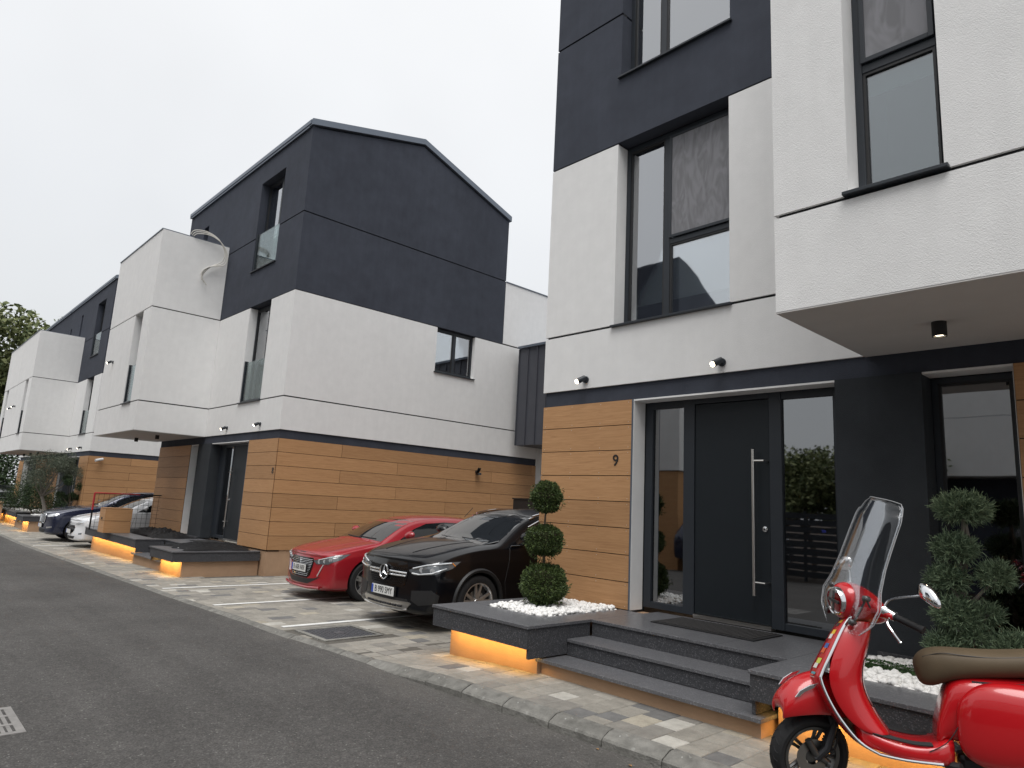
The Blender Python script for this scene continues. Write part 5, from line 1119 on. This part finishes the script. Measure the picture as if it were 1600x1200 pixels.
c.line('splitter', 'car_red', 'front', [(-.62, .225), (-.3, .205), (.3, .205), (.62, .225)], .022, .03, 1, c.T)
for sg in (1, -1):
    hl = c.patch('headlight', 'lamp_glass', 'corner', [(.36, .635), (.52, .668), (.80, .745), (.98, .77), (.90, .68), (.72, .60), (.46, .585)], .006, .04, sg)
    c.line('headlight_strip', 'lens_clear', 'corner', [(.50, .655), (.70, .70), (.90, .742)], .007, .009, sg, hl)
    for a, z in ((.52, .625), (.64, .643), (.76, .672)): p = c.pt('corner', a, z, .005, sg); MB().lathe([(-.01, .024), (.002, .030), (.0, .0)], p, (sg*.5, -.866, 0), 12).build('headlight_lens', 'lens_clear', hl, smooth=True)
    c.line('running_light', 'lens_clear', 'corner', [(.615, .585), (.555, .49), (.505, .40)], .010, .008, sg, c.T)
    c.line('antenna', 'black_plastic', 'top', [(.0, 3.3), (.0, 3.32)], .008, .01, sg, c.T) if sg > 0 else None
MB().tube([(0, 3.42, 1.41), (0, 3.62, 1.60)], .006, 6).build('antenna', 'black_plastic', c.T)
c.place(-10.93, 5.50, math.radians(-2))
# --- white people carrier and dark blue suv beyond the middle house
cW = Car('white car with dark oval grille parked behind the middle planter', 'cars parked between the houses', L=4.80, W=.94, Hh=1.66, wb=2.85, fo=.98, wr=.34, paint='car_white', hz=.98, nose=.30, cowl=.85)
c = cW; c.wheels('wide', 5); c.glass(); c.hood(.84)
g_ = c.patch('grille', 'black_gloss', 'front', [(-.34, .66), (.34, .66), (.40, .60), (.38, .50), (.30, .44), (-.30, .44), (-.38, .50), (-.40, .60)], .006, .06)
for z in (.48, .53, .58, .63): c.line('grille_bar', 'alloy_dark', 'front', [(-.33, z), (.33, z)], .008, .012, 1, g_)
c.plate('', .47)
p = c.pt('front', 0, .74, .01); MB().lathe([(0, .035), (-.008, .0)], p, (0, 1, 0), 18).build('emblem', 'car_blue', c.T)
c.patch('lower_intake', 'black_plastic', 'front', [(-.48, .34), (.48, .34), (.40, .26), (-.40, .26)], .004, .06)
for sg in (1, -1):
    hl = c.patch('headlight', 'lens_clear', 'corner', [(.40, .70), (.58, .76), (.86, .86), (.90, .84), (.78, .745), (.56, .675)], .006, .05, sg)
    c.patch('fog_lamp', 'lamp_glass', 'corner', [(.62, .44), (.80, .46), (.78, .41), (.64, .40)], .005, .05, sg)
c.place(-24.75, 4.80, 0, zp(-24.75))
cV = Car('dark blue SUV with chrome grille parked beyond the white car', 'cars parked between the houses', L=4.95, W=.97, Hh=1.76, wb=2.98, fo=.93, wr=.37, paint='car_blue', hz=1.03, nose=.20)
c = cV; c.wheels('wide', 5); c.glass(trim='chrome'); c.hood(.95)
g_ = c.patch('grille', 'black_gloss', 'front', [(-.40, .87), (.40, .87), (.42, .80), (.36, .60), (-.36, .60), (-.42, .80)], .006, .06)
for k in range(13): x = -.36+k*.06; MB().tube([c.pt('front', x, .62, .016), c.pt('front', x, .86, .016)], .008, 5).build('grille_slat', 'chrome', g_)
c.line('grille_surround', 'chrome', 'front', [(-.41, .87), (.41, .87), (.43, .80), (.37, .59), (-.37, .59), (-.43, .80), (-.41, .87)], .014, .015, 1, g_)
c.plate('', .50)
for sg in (1, -1):
    hl = c.patch('headlight', 'lens_clear', 'corner', [(.46, .82), (.60, .87), (.92, .93), (.97, .90), (.92, .83), (.60, .79)], .006, .05, sg)
    c.patch('fog_lamp', 'steel', 'corner', [(.54, .47), (.84, .50), (.86, .46), (.56, .42)], .008, .05, sg)
    c.line('roof_rail', 'chrome', 'top', [(.67, 2.4), (.64, 3.2), (.64, 4.2)], .018, .04, sg, c.T)
c.patch('lower_intake', 'black_plastic', 'front', [(-.5, .40), (.5, .40), (.46, .28), (-.46, .28)], .004, .06)
c.place(-27.75, 4.55, 0, zp(-27.75))
# --- copies: the car at the far left edge and the one across the street
def copy_tree(o, parent=None):
    c_ = o.copy(); C.objects.link(c_); c_.parent = parent
    for ch in o.children:
        if not ch.name.startswith('plate_text'): copy_tree(ch, c_)
    return c_
f = copy_tree(cA.T); f['label'] = 'black car at the very left edge of the photo, before the dark bush'; f['group'] = 'cars parked between the houses'; f.location = (-44.6, 3.0, zp(-44)+.1); f.rotation_euler = (0, 0, math.radians(90)); f.location = (-47.4, 5.9, -.25)
f = copy_tree(cV.T); f['label'] = 'dark car across the street, seen only mirrored in the left side light'; f['group'] = 'cars across the street'; f.location = (-11.7, -10.3, .0); f.rotation_euler = (0, 0, 0)
# ------------------------------------------------------------------ red scooter (local: +s rearward = +x, left side = -y, z up)
def catmull(P, n=8, closed=False):
    P = [Vector(p) for p in P]; out = []; N = len(P); R = range(N) if closed else range(N-1)
    for i in R:
        a, b, c, d = (P[(i-1) % N] if closed or i else P[0]), P[i], P[(i+1) % N], (P[(i+2) % N] if closed or i+2 < N else P[-1])
        for k in range(n):
            t = k/n; out.append(.5*((2*b)+(c-a)*t+(2*a-5*b+4*c-d)*t*t+(3*b-a-3*c+d)*t**3))
    if not closed: out.append(P[-1])
    return out
def loft(rings, name, m, parent, subd=2, cap=True, solid=0, smooth='all', crease_ends=0):
    me = bpy.data.meshes.new(name); V = []; F = []; n = len(rings[0]); closed = cap is not None
    for r in rings: V += [tuple(p) for p in r]
    for i in range(len(rings)-1):
        for j in range(n if closed else n-1): k = (j+1) % n; F.append((i*n+j, i*n+k, (i+1)*n+k, (i+1)*n+j))
    if cap: F.append(tuple(reversed(range(n)))); F.append(tuple((len(rings)-1)*n+j for j in range(n)))
    me.from_pydata(V, [], F); me.materials.append(MATS[m]); bm = bmesh.new(); bm.from_mesh(me); bmesh.ops.recalc_face_normals(bm, faces=bm.faces); bm.to_mesh(me); bm.free()
    o = bpy.data.objects.new(name, me); C.objects.link(o); o.parent = parent
    if solid: s_ = o.modifiers.new('t', 'SOLIDIFY'); s_.thickness = solid; s_.offset = 0
    if subd: s_ = o.modifiers.new('s', 'SUBSURF'); s_.levels = subd; s_.render_levels = subd
    me.polygons.foreach_set('use_smooth', [True]*len(me.polygons)); return o
SC = thing('scooter', 'red scooter with brown seat and clear windscreen standing on the paving before the planter', 'scooter', (0, 0, 0))
# front wheel, steered to the left about the fork
TH = math.radians(34); SA = Vector((.24, 0, .80)); axis_ = Vector((-.42, 0, -1)).normalized()
STEER = Matrix.Translation(SA) @ Matrix.Rotation(TH, 4, Vector((.34, 0, 1)).normalized()) @ Matrix.Translation(-SA)
def steer(o):
    if o.type == 'MESH': o.data.transform(STEER)
    return o
HB = Vector((.075, 0, .228)); R0 = .228
m = MB(); w = .055; m.lathe([(-w*.62, R0*.72), (-w*.95, R0*.80), (-w, R0*.90), (-w*.72, R0*.975), (-w*.3, R0), (w*.3, R0), (w*.72, R0*.975), (w, R0*.90), (w*.95, R0*.80), (w*.62, R0*.72), (0, R0*.68)], HB, (0, -1, 0), 56, closed=True)
fw = steer(m.build('front_wheel', 'rubber', SC, smooth=True))
m = MB()
for k in range(30):      # tread grooves as shallow dark bars
    a = 2*PI*k/30
    for sg in (-1, 1):
        p = lambda rr, aa, y: HB+Vector((math.cos(aa)*rr, y, math.sin(aa)*rr)); m.tube([p(R0*1.001, a, sg*.010), p(R0*.995, a+.07, sg*.026), p(R0*.965, a+.10, sg*.044)], .0028, 4)
steer(m.build('tread_grooves', 'joint_black', fw, kind='stuff'))
m = MB(); rr = R0*.73; m.lathe([(-.036, rr*.97), (-.040, rr), (-.030, rr*.93), (.030, rr*.93), (.040, rr), (.036, rr*.88), (.02, rr*.86), (-.02, rr*.86)], HB, (0, -1, 0), 48); m.lathe([(-.03, .0), (-.03, .040), (.03, .040), (.034, .028), (.034, 0)], HB, (0, -1, 0), 20)
for k in range(5):
    for dl in (-.16, .16):
        a0, a1 = 2*PI*k/5+dl*1.6, 2*PI*k/5+dl*.75; m.tube([HB+Vector((math.cos(a0)*.034, 0, math.sin(a0)*.034)), HB+Vector((math.cos(a1)*rr*.6, -.008, math.sin(a1)*rr*.6)), HB+Vector((math.cos(a1)*rr*.9, -.014, math.sin(a1)*rr*.9))], [.013, .0105, .012], 6)
mat('rim_grey', (.13, .13, .13), .35, metal=.85); steer(m.build('rim', 'rim_grey', fw, smooth=True))
m = MB(); m.lathe([(.038, .045), (.038, .098), (.042, .098), (.042, .045)], HB, (0, -1, 0), 40, closed=True)
for k in range(10):
    for q in (.062, .082): a = 2*PI*k/10+q*8; m.lathe([(.0425, .0), (.0427, .004)], HB+Vector((math.cos(a)*q, 0, math.sin(a)*q)), (0, -1, 0), 6)
steer(m.build('brake_disc', 'disc_steel', fw, smooth=True))
m = MB(); m.tube([HB+Vector((-.045, -.062, .105)), HB+Vector((.0, -.066, .03)), HB+Vector((.075, -.066, -.020))], [.020, .021, .018], 10); m.tube([HB+Vector((.07, -.065, -.025)), HB+Vector((.085, -.07, -.03))], .022, 10); steer(m.build('brake_caliper', 'rim_grey', SC, smooth=True))
m = MB(); m.tube([HB+Vector((.0, -.07, .0)), HB+Vector((.065, -.075, .06)), HB+Vector((.12, -.06, .20)), Vector((.20, -.02, .55))], [.020, .022, .020, .022], 8); m.tube([HB+Vector((.06, -.05, .03)), HB+Vector((.115, -.045, .17)), Vector((.19, -.0, .47))], [.026, .028, .030], 10)
for k in range(7): t = k/7; p = HB+Vector((.07+.05*t, -.048, .05+.12*t)); m.lathe([(-.004, .034), (.004, .034)], p, (.4, 0, 1), 12)
steer(m.build('fork', 'alloy_dark', SC, smooth=True))
m = MB(); m.tube(catmull([HB+Vector((.04, -.07, .0)), HB+Vector((.10, -.09, .06)), HB+Vector((.13, -.07, .18)), HB+Vector((.10, -.05, .27))], 6), .005, 6); steer(m.build('brake_hose', 'rubber', SC, smooth=True))
# mudguard
rings = []
prof = [(-.118, .500, .050, .055), (-.125, .545, .072, .085), (-.085, .605, .090, .13), (-.020, .655, .100, .17), (.065, .69, .104, .20), (.155, .70, .104, .215), (.235, .665, .098, .20), (.275, .60, .088, .14)]
for (s_, zt, hw, dp) in prof:
    zb_ = zt-dp; rings.append([(s_, -hw, zb_), (s_-.005, -hw*1.02, zb_+dp*.35), (s_, -hw*.90, zb_+dp*.72), (s_+.0, -hw*.5, zt-.008), (s_, 0, zt), (s_, hw*.5, zt-.008), (s_, hw*.90, zb_+dp*.72), (s_-.005, hw*1.02, zb_+dp*.35), (s_, hw, zb_)])
rings = [[(x+.004, y*.99, z) for x, y, z in rings[0]]] + rings
fe_ = steer(loft(rings, 'front_mudguard', 'scooter_red', SC, 2, cap=None, solid=.006))
for sg in (-1, 1): m = MB(); m.prism([(-.075, .585), (-.045, .625), (.01, .655), (.065, .668), (.035, .640), (-.02, .615), (-.05, .590)], lambda a, b, d: (a, sg*(.086+.006*(a+.07)/.1)+d*sg, b), .001, .008); steer(m.build('mudguard_trim', 'chrome', fe_, bevel=.002))
# leg shield: curved shell, edges run along the trim curve
edge = [(.325, 1.035), (.275, .965), (.215, .84), (.155, .705), (.150, .665), (.185, .575), (.245, .475), (.335, .375), (.43, .330)]
wid = [.085, .118, .165, .195, .200, .198, .190, .180, .175]; bul = [.03, .042, .052, .060, .060, .055, .045, .035, .03]
nE = 30; eP = catmull([(a, 0, b) for a, b in edge], 5); wP = catmull([(a, 0, 0) for a in wid], 5); bP = catmull([(a, 0, 0) for a in bul], 5)
def shield(off, name, m_, thick=.0):
    rings = []
    for e_, w_, b_ in zip(eP, wP, bP):
        r = []
        for k in range(13): t = -1+2*k/12; r.append((e_.x-b_.x*(1-abs(t)**2.3)+off, w_.x*t, e_.z-.012*(1-t*t)))
        rings.append(r)
    return loft(rings, name, m_, SC, 0, cap=None, solid=thick)
sh = shield(0, 'leg_shield', 'scooter_red', .012)
for sg in (-1, 1):
    m = MB(); P = [Vector((e_.x, sg*w_.x, e_.z)) for e_, w_ in zip(eP, wP)]; P += catmull([P[-1], (.55, sg*.178, .325), (.72, sg*.182, .335)], 5)[1:]; m.tube(P, .0085, 8); m.build('shield_trim', 'chrome', sh, smooth=True)
# front horn cover with stickers
nb_ = loft([[(e_.x-b_.x-.030*q+.03, y*f, e_.z-.010) for y, q in ((-.062, 0), (-.045, .8), (0, 1.15), (.045, .8), (.062, 0))] for e_, b_, f in zip(eP[4:22], bP[4:22], [.7+.5*i/17 for i in range(18)])], 'horn_cover', 'scooter_red', SC, 1, cap=None, solid=.006)
for k, colr in enumerate([(.75, .45, .03), (.05, .05, .05), (.75, .50, .05), (.70, .70, .66), (.05, .12, .35), (.62, .12, .04), (.55, .60, .10), (.70, .70, .66), (.08, .30, .35), (.60, .08, .05), (.7, .7, .66)]):
    if k == 0 or True: mat('sticker_%d' % k, colr, .4)
    q = 3+k*1.55; i = int(q); e_, b_, w_ = eP[i], bP[i], wP[i]; t0 = -.80+.06*(k % 2); 
    pts = []
    for dt, dz_ in ((0, 0), (.26, 0), (.26, 1), (0, 1)):
        t = t0+dt; j = min(len(eP)-1, i+1); ee = eP[i].lerp(eP[j], dz_*1.0); bb = bP[i].x*(1-dz_)+bP[j].x*dz_; ww = wP[i].x*(1-dz_)+wP[j].x*dz_; pts.append((ee.x-bb*(1-abs(t)**2.3)-.0105, ww*t, ee.z-.012*(1-t*t)))
    m = MB(); m.face(pts); m.build('sticker', 'sticker_%d' % k, sh, recalc=False)
# inner shield with glove box, tunnel and floor
def ring(s_, z, hw, hz, y=0, ex=2.6, n=16, tilt=0):
    r = []
    for k in range(n):
        a = 2*PI*k/n; c, s2 = math.cos(a), math.sin(a); r.append(Vector((s_+tilt*hz*math.copysign(abs(s2)**(2/ex), s2), y+hw*math.copysign(abs(c)**(2/ex), c), z+hz*math.copysign(abs(s2)**(2/ex), s2))))
    return r
inner = [(.345, 1.0, .082), (.330, .94, .118), (.300, .84, .158), (.268, .74, .184), (.262, .66, .188), (.295, .56, .182), (.36, .47, .172), (.44, .42, .165)]
depth = [.07, .085, .092, .10, .10, .10, .09, .05]; rings = []
for (s_, z, hw), dp in zip(inner, depth): rings.append([(s_-.08, -hw, z), (s_+dp*.10, -hw*.98, z+.0), (s_+dp*.85, -hw*.72, z), (s_+dp, -hw*.3, z), (s_+dp, hw*.3, z), (s_+dp*.85, hw*.72, z), (s_+dp*.10, hw*.98, z), (s_-.08, hw, z)])
ib = loft(rings, 'inner_shield', 'scooter_red', SC, 2, cap=None, solid=.008)
m = MB(); gb = [(.385, -.085, .80), (.385, .085, .80), (.368, .10, .70), (.372, .085, .58), (.385, .05, .545), (.385, -.05, .545), (.372, -.085, .58), (.368, -.10, .70)]
dgx = bpy.context.evaluated_depsgraph_get(); mex = ib.evaluated_get(dgx).to_mesh(); bvx = BVHTree.FromPolygons([v.co.copy() for v in mex.vertices], [p.vertices[:] for p in mex.polygons])
qs = [bvx.ray_cast(Vector((.7, p.y, p.z)), Vector((-1, 0, 0)))[0] for p in catmull(gb, 5, closed=True)+[Vector(gb[0])]]; m.tube([q+Vector((.001, 0, 0)) for q in qs if q], .0026, 5); m.build('glove_box_gap', 'joint_black', ib)
fl = [(.30, .42, .150, .055), (.40, .385, .170, .050), (.50, .362, .178, .046), (.60, .355, .180, .046), (.70, .365, .180, .052), (.80, .40, .175, .09)]
floor = loft([ring(a, z, hw, hz, ex=4.5) for a, z, hw, hz in fl], 'floorboard', 'scooter_red', SC, 1)
for sg in (-1, 1):
    for q in range(4):
        y = sg*(.10+.020*q); m = MB(); m.tube(catmull([(.355+.008*q, y, .475-.012*q), (.41, y, .437-.004*q), (.50, y, .413), (.60, y, .406), (.68, y, .414)], 5), .0055, 6); m.build('floor_strip', 'rubber', floor, smooth=True)
# rear body: seat column and side cowls
col = [(.70, .44, .120, .060), (.735, .52, .125, .10), (.765, .58, .135, .15), (.82, .60, .150, .175), (.92, .615, .160, .175), (1.05, .63, .165, .165), (1.2, .65, .165, .15), (1.35, .66, .150, .13), (1.5, .66, .115, .10), (1.60, .64, .06, .06)]
rb_ = loft([ring(a, z, hw, hz, ex=3.2) for a, z, hw, hz in col], 'rear_body', 'scooter_red', SC, 2)
for sg in (-1, 1):
    cw = [(.79, .53, .02, .10), (.84, .535, .055, .17), (.92, .55, .085, .215), (1.04, .555, .105, .225), (1.18, .565, .112, .21), (1.32, .585, .100, .175), (1.46, .61, .070, .12), (1.58, .63, .02, .05)]
    loft([ring(a, z, hw, hz, y=sg*.150, ex=2.5) for a, z, hw, hz in cw], 'side_cowl', 'scooter_red', SC, 2)
    m = MB(); P = catmull([(.66, sg*.178, .385), (.74, sg*.172, .44), (.80, sg*.165, .53), (.835, sg*.165, .62), (.85, sg*.16, .70)], 6); m.tube(P, .0025, 5); m.build('panel_gap', 'joint_black', rb_)
# lower rear engine block, rear wheel, stand
m = MB(); m.box(.80, 1.25, -.06, .07, .22, .38); m.build('engine', 'alloy_dark', SC, bevel=.03)
RW = Vector((1.36, 0, .228)); m = MB(); m.lathe([(-w*.62, R0*.72), (-w*.95, R0*.80), (-w, R0*.90), (-w*.72, R0*.975), (-w*.3, R0), (w*.3, R0), (w*.72, R0*.975), (w, R0*.90), (w*.95, R0*.80), (w*.62, R0*.72), (0, R0*.68)], RW, (0, -1, 0), 48, closed=True); rw_ = m.build('rear_wheel', 'rubber', SC, smooth=True)
m = MB(); m.lathe([(-.036, rr*.97), (-.040, rr), (-.030, rr*.2), (.030, rr*.2), (.040, rr), (.036, rr*.88)], RW, (0, -1, 0), 32); m.build('rim', 'rim_grey', rw_, smooth=True)
m = MB(); m.tube([(.72, -.12, .33), (.78, -.155, .33), (.80, -.17, .335)], [.018, .022, .020], 8); m.tube([(.74, -.12, .32), (.86, -.20, .02)], .011, 6); m.tube([(.86, -.20, .02), (.90, -.235, .005)], .014, 6); m.build('side_stand', 'black_plastic', SC, smooth=True)
# seat
st = [(.625, .755, .055, .045), (.650, .765, .085, .080), (.70, .792, .112, .098), (.77, .815, .128, .092), (.86, .828, .138, .080), (.97, .842, .145, .072), (1.08, .858, .150, .070), (1.20, .878, .148, .070), (1.33, .895, .135, .062), (1.44, .90, .105, .045), (1.50, .895, .05, .025)]
se = loft([ring(a, z, hw, hz, ex=2.7, tilt=-.25 if i < 3 else 0) for i, (a, z, hw, hz) in enumerate(st)], 'seat', 'seat_brown', SC, 2)
m = MB(); P = catmull([(.66, -.075, .845), (.75, -.105, .878), (.86, -.120, .880), (1.0, -.128, .888), (1.2, -.130, .92)], 6); m.tube(P, .0022, 5); m.build('seat_seam', 'alloy_dark', se)
m = MB(); m.tube([(.88, -.11, .745), (1.0, -.125, .752), (1.12, -.13, .765)], .012, 6); m.build('seat_base', 'joint_black', SC, smooth=True)
# handlebar head, turned with the wheel
def S_(name, *a, **k): return steer(loft(*a, **k))
hd = [((.222, 0, 1.10), .060, .062), ((.232, 0, 1.10), .092, .094), ((.27, 0, 1.105), .108, .112), ((.34, 0, 1.10), .115, .115), ((.42, 0, 1.075), .112, .100), ((.48, 0, 1.05), .090, .075), ((.52, 0, 1.03), .05, .04)]
hs_ = steer(loft([ring(c_[0], c_[2], hw, hz, ex=2.3) for c_, hw, hz in hd], 'handlebar_head', 'scooter_red', SC, 2))
bar = loft([[Vector((.37+.075*abs(y)/.3+.034*math.cos(a), y, 1.095-.02*abs(y)/.3+h*math.sin(a))) for a in [2*PI*k/12 for k in range(12)]] for y, h in ((-.235, .020), (-.20, .028), (-.13, .040), (-.06, .055), (0, .06), (.06, .055), (.13, .040), (.20, .028), (.235, .020))], 'handlebar', 'scooter_red', SC, 2); steer(bar)
nk = steer(loft([ring(.285, .985, .065, .02, ex=2), ring(.290, 1.02, .070, .02, ex=2), ring(.295, 1.07, .078, .02, ex=2)], 'steering_collar', 'scooter_red', SC, 1))
m = MB(); hl_c = Vector((.222, 0, 1.105)); hd_ = Vector((-1, 0, -.08)); m.lathe([(-.03, .078), (.010, .082), (.018, .078), (.016, .070), (.006, .069)], hl_c, hd_, 36); steer(m.build('headlight_ring', 'chrome', SC, smooth=True))
m = MB(); m.lathe([(-.010, .0), (-.006, .045), (.004, .069)], hl_c, hd_, 30); hlr = steer(m.build('headlight_reflector', 'lens_clear', SC, smooth=True))
m = MB(); m.box(.196, .208, -.052, .052, 1.098, 1.116); m.box(.198, .206, -.008, .008, 1.045, 1.165); steer(m.build('headlight_bar', 'rim_grey', hlr, bevel=.003))
m = MB(); m.lathe([(.012, .070), (.024, .050), (.030, .025), (.032, 0)], hl_c, hd_, 30); steer(m.build('headlight_lens', 'screen_clear', SC, smooth='all'))
for sg in (-1, 1):
    g0 = Vector((.435, sg*.225, 1.078)); g1 = Vector((.495, sg*.345, 1.050)); d_ = (g1-g0).normalized()
    m = MB(); m.tube([g0-d_*.02, g0, g0+d_*.008, g1-d_*.01, g1, g1+d_*.014], [.024, .024, .0175, .0175, .021, .021], 14)
    for k in range(12): p = g0+d_*(.02+k*.0085); m.lathe([(-.0015, .0188), (.0015, .0188)], p, d_, 14)
    grp = steer(m.build('grip', 'rubber', SC, smooth=True))
    m = MB(); m.tube([g0-d_*.075+Vector((0, 0, .004)), g0-d_*.005], [.032, .026], 12); steer(m.build('switch_housing', 'chrome', SC, smooth=True))
    m = MB(); lv = catmull([g0+Vector((-.03, -sg*.01, -.005)), g0+Vector((-.065, sg*.02, -.03)), g0+Vector((-.055, sg*.065, -.075)), g0+Vector((-.035, sg*.085, -.11))], 6); m.tube(lv, [.008]*(len(lv)-1)+[.011], 8); steer(m.build('brake_lever', 'chrome', SC, smooth=True))
    b0 = Vector((.405, sg*.17, 1.125)); b1 = b0+Vector((.03, sg*.02, .045)); b2 = b1+Vector((.075, sg*.13, .055)); m = MB(); m.tube(catmull([b0, b1, b2], 6), .0065, 8); ms = steer(m.build('mirror_stem', 'chrome', SC, smooth=True))
    # mirror: tear-shaped head facing back
    mc_ = b2+Vector((.0, sg*.055, .010)); ol = [(a*1.18, b*1.18) for a, b in [(-.060, .012), (-.052, .046), (-.020, .050), (.020, .036), (.055, .006), (.068, -.022), (.058, -.036), (.010, -.030), (-.035, -.018), (-.055, -.004)]]
    ols = catmull([(0, a, b) for a, b in ol], 4, closed=True)
    m = MB(); n = len(ols); mk = lambda q, dx, f: mc_+Vector((dx, sg*q.y*f, q.z*f))
    for (d0, f0), (d1, f1) in (((.010, 1.0), (.002, 1.04)), ((.002, 1.04), (-.014, .92)), ((-.014, .92), (-.026, .55)), ((-.026, .55), (-.030, .05))):
        for i in range(n): j = (i+1) % n; m.face([mk(ols[i], d0, f0), mk(ols[j], d0, f0), mk(ols[j], d1, f1), mk(ols[i], d1, f1)])
    mh = steer(m.build('mirror', 'chrome', SC, smooth='all')); m = MB(); m.face([mk(q, .006, .97) for q in ols]); mat('mirror_glass', (.35, .35, .36), .04, metal=1); steer(m.build('mirror_glass', 'mirror_glass', mh))
# windscreen: curved clear sheet with a frame of rods
def screen_pt(u, v):   # u -1..1 across, v 0 bottom .. 1 top
    hw = lerp(v, [(0, .16), (.10, .25), (.22, .275), (.34, .235), (.5, .215), (.85, .205), (.97, .17), (1, .14)])
    z = .955+.76*v - (.018*abs(u)**3 if v > .9 else 0)
    x = .205+.205*v + .05*v*v + .055*(u*u)
    return Vector((x, hw*u, z))
nu, nv = 20, 36; m = MB()
def hole(u, v): return v < .20 and abs(u) < .55*(1-v/.22)**.5+.08
for i in range(nu):
    for j in range(nv):
        u0, u1, v0, v1 = -1+2*i/nu, -1+2*(i+1)/nu, j/nv, (j+1)/nv
        if hole((u0+u1)/2, (v0+v1)/2): continue
        m.face([screen_pt(u0, v0), screen_pt(u1, v0), screen_pt(u1, v1), screen_pt(u0, v1)])
ws = steer(m.build('windscreen', 'screen_clear', SC, smooth='all')); so = ws.modifiers.new('t', 'SOLIDIFY'); so.thickness = .004
m = MB(); E = [screen_pt(-1, j/nv) for j in range(nv+1)]+[screen_pt(-1+2*i/nu, 1) for i in range(1, nu+1)]+[screen_pt(1, 1-j/nv) for j in range(1, nv+1)]; m.tube(E, .0022, 6); mat('acrylic_edge', (.34, .35, .36), .3); steer(m.build('screen_edge', 'acrylic_edge', ws, smooth=True))
for sg in (-1, 1):
    a = Vector((.37, sg*.10, 1.03)); b = screen_pt(sg*.62, .27)+Vector((.012, 0, 0)); c_ = screen_pt(sg*.5, .08)+Vector((.01, 0, 0)); m = MB(); m.tube([c_+Vector((0, 0, -.02)), b], .0065, 8)
    for q in (b, c_): m.lathe([(-.020, 0), (-.020, .014), (-.008, .017), (.016, .017), (.020, .010), (.020, 0)], q, (-1, 0, .1), 14)
    m.tube([b, Vector((.33, sg*.15, 1.11))], .006, 8); steer(m.build('screen_bracket', 'rim_grey', SC, smooth=True))
SC.location = (-1.93, 4.19, zp(-1.9)); SC.rotation_euler = (math.radians(-3), 0, math.radians(22))
bpy.context.view_layer.update()
# ------------------------------------------------------------------ across the street (seen only in the panes)
op = thing('townhouse_across', 'townhouse across the street, seen only mirrored in the glass of number 9', 'house', (-18, -6, 0))
m = MB(); m.box(-25, -12.75, -13, -6.0, 3.1, 6.35); m.build('white_wall', 'white_plaster', op)
m = MB(); m.prism([(-13, 6.36), (-6, 6.36), (-6, 10.5), (-7.2, 10.1), (-8.4, 9.4), (-9.4, 8.4), (-13, 8.0)], lambda a, b, d: (d, a, b), -25, -12.75); m.build('dark_wall', 'dark_plaster', op)
m = MB(); m.box(-24.9, -12.8, -12.9, -6.05, -.3, 3.08); m.build('boards', 'wood_board', op)
for (a, b, c, d) in ((-20.8, -19.3, 3.95, 6.3), (-16.8, -15.2, 3.95, 6.3), (-16.8, -15.2, 7.3, 9.6)):
    w = MB().box(a, b, -5.999, -5.95, c, d).build('window_frame', 'metal_anthracite', op); MB().box(a+.08, b-.08, -5.949, -5.94, c+.08, d-.08).build('pane', 'car_glass', w)
op2 = thing('townhouse_across', 'second townhouse across the street, seen only mirrored in the right-hand panes', 'house', (0, -8.5, 0))
m = MB(); m.box(-6.6, 9, -16, -8.5, 3.1, 4.72); m.box(-6.6, 9, -16, -8.52, 4.74, 6.35); m.build('white_wall', 'white_plaster', op2)
m = MB(); m.box(-6.6, 9, -16, -8.54, 6.36, 6.9); m.box(-6.58, 8.9, -15.9, -8.56, 4.721, 4.739); m.build('dark_wall', 'dark_plaster', op2); m = MB(); m.box(-6.5, 8.9, -15.9, -9.6, -.3, 3.08); m.build('ground_floor_wall', 'dark_plaster', op2)
fe = thing('slat_fence', 'dark slatted fence across the street, seen only mirrored in the side light', 'fence', (-9.9, -6.0, 0))
for k in range(9): MB().box(-10.5, -6.8, -6.03, -6.0, .12+k*.2, .29+k*.2).build('slat', 'metal_anthracite', fe)
for x in (-10.5, -8.65, -6.8): MB().box(x-.04, x+.04, -6.09, -6.032, 0, 1.95).build('post', 'metal_anthracite', fe)
for k, x in enumerate((-10.6, -9.5, -8.4, -7.3)): tree('garden_tree', ['left', 'second', 'third', 'right'][k]+' garden tree behind the slatted fence across the street', 'tree', (x, -8.6, 0), 4.3+.4*(k % 2), 1.7, 1, (.16, .09), 'leaf_tree', 'bark', 5200, 50+k, cz=.6, clumps=12, trunk_r=.1, fork=.3, group='garden trees across the street', cr=(.35, .5))
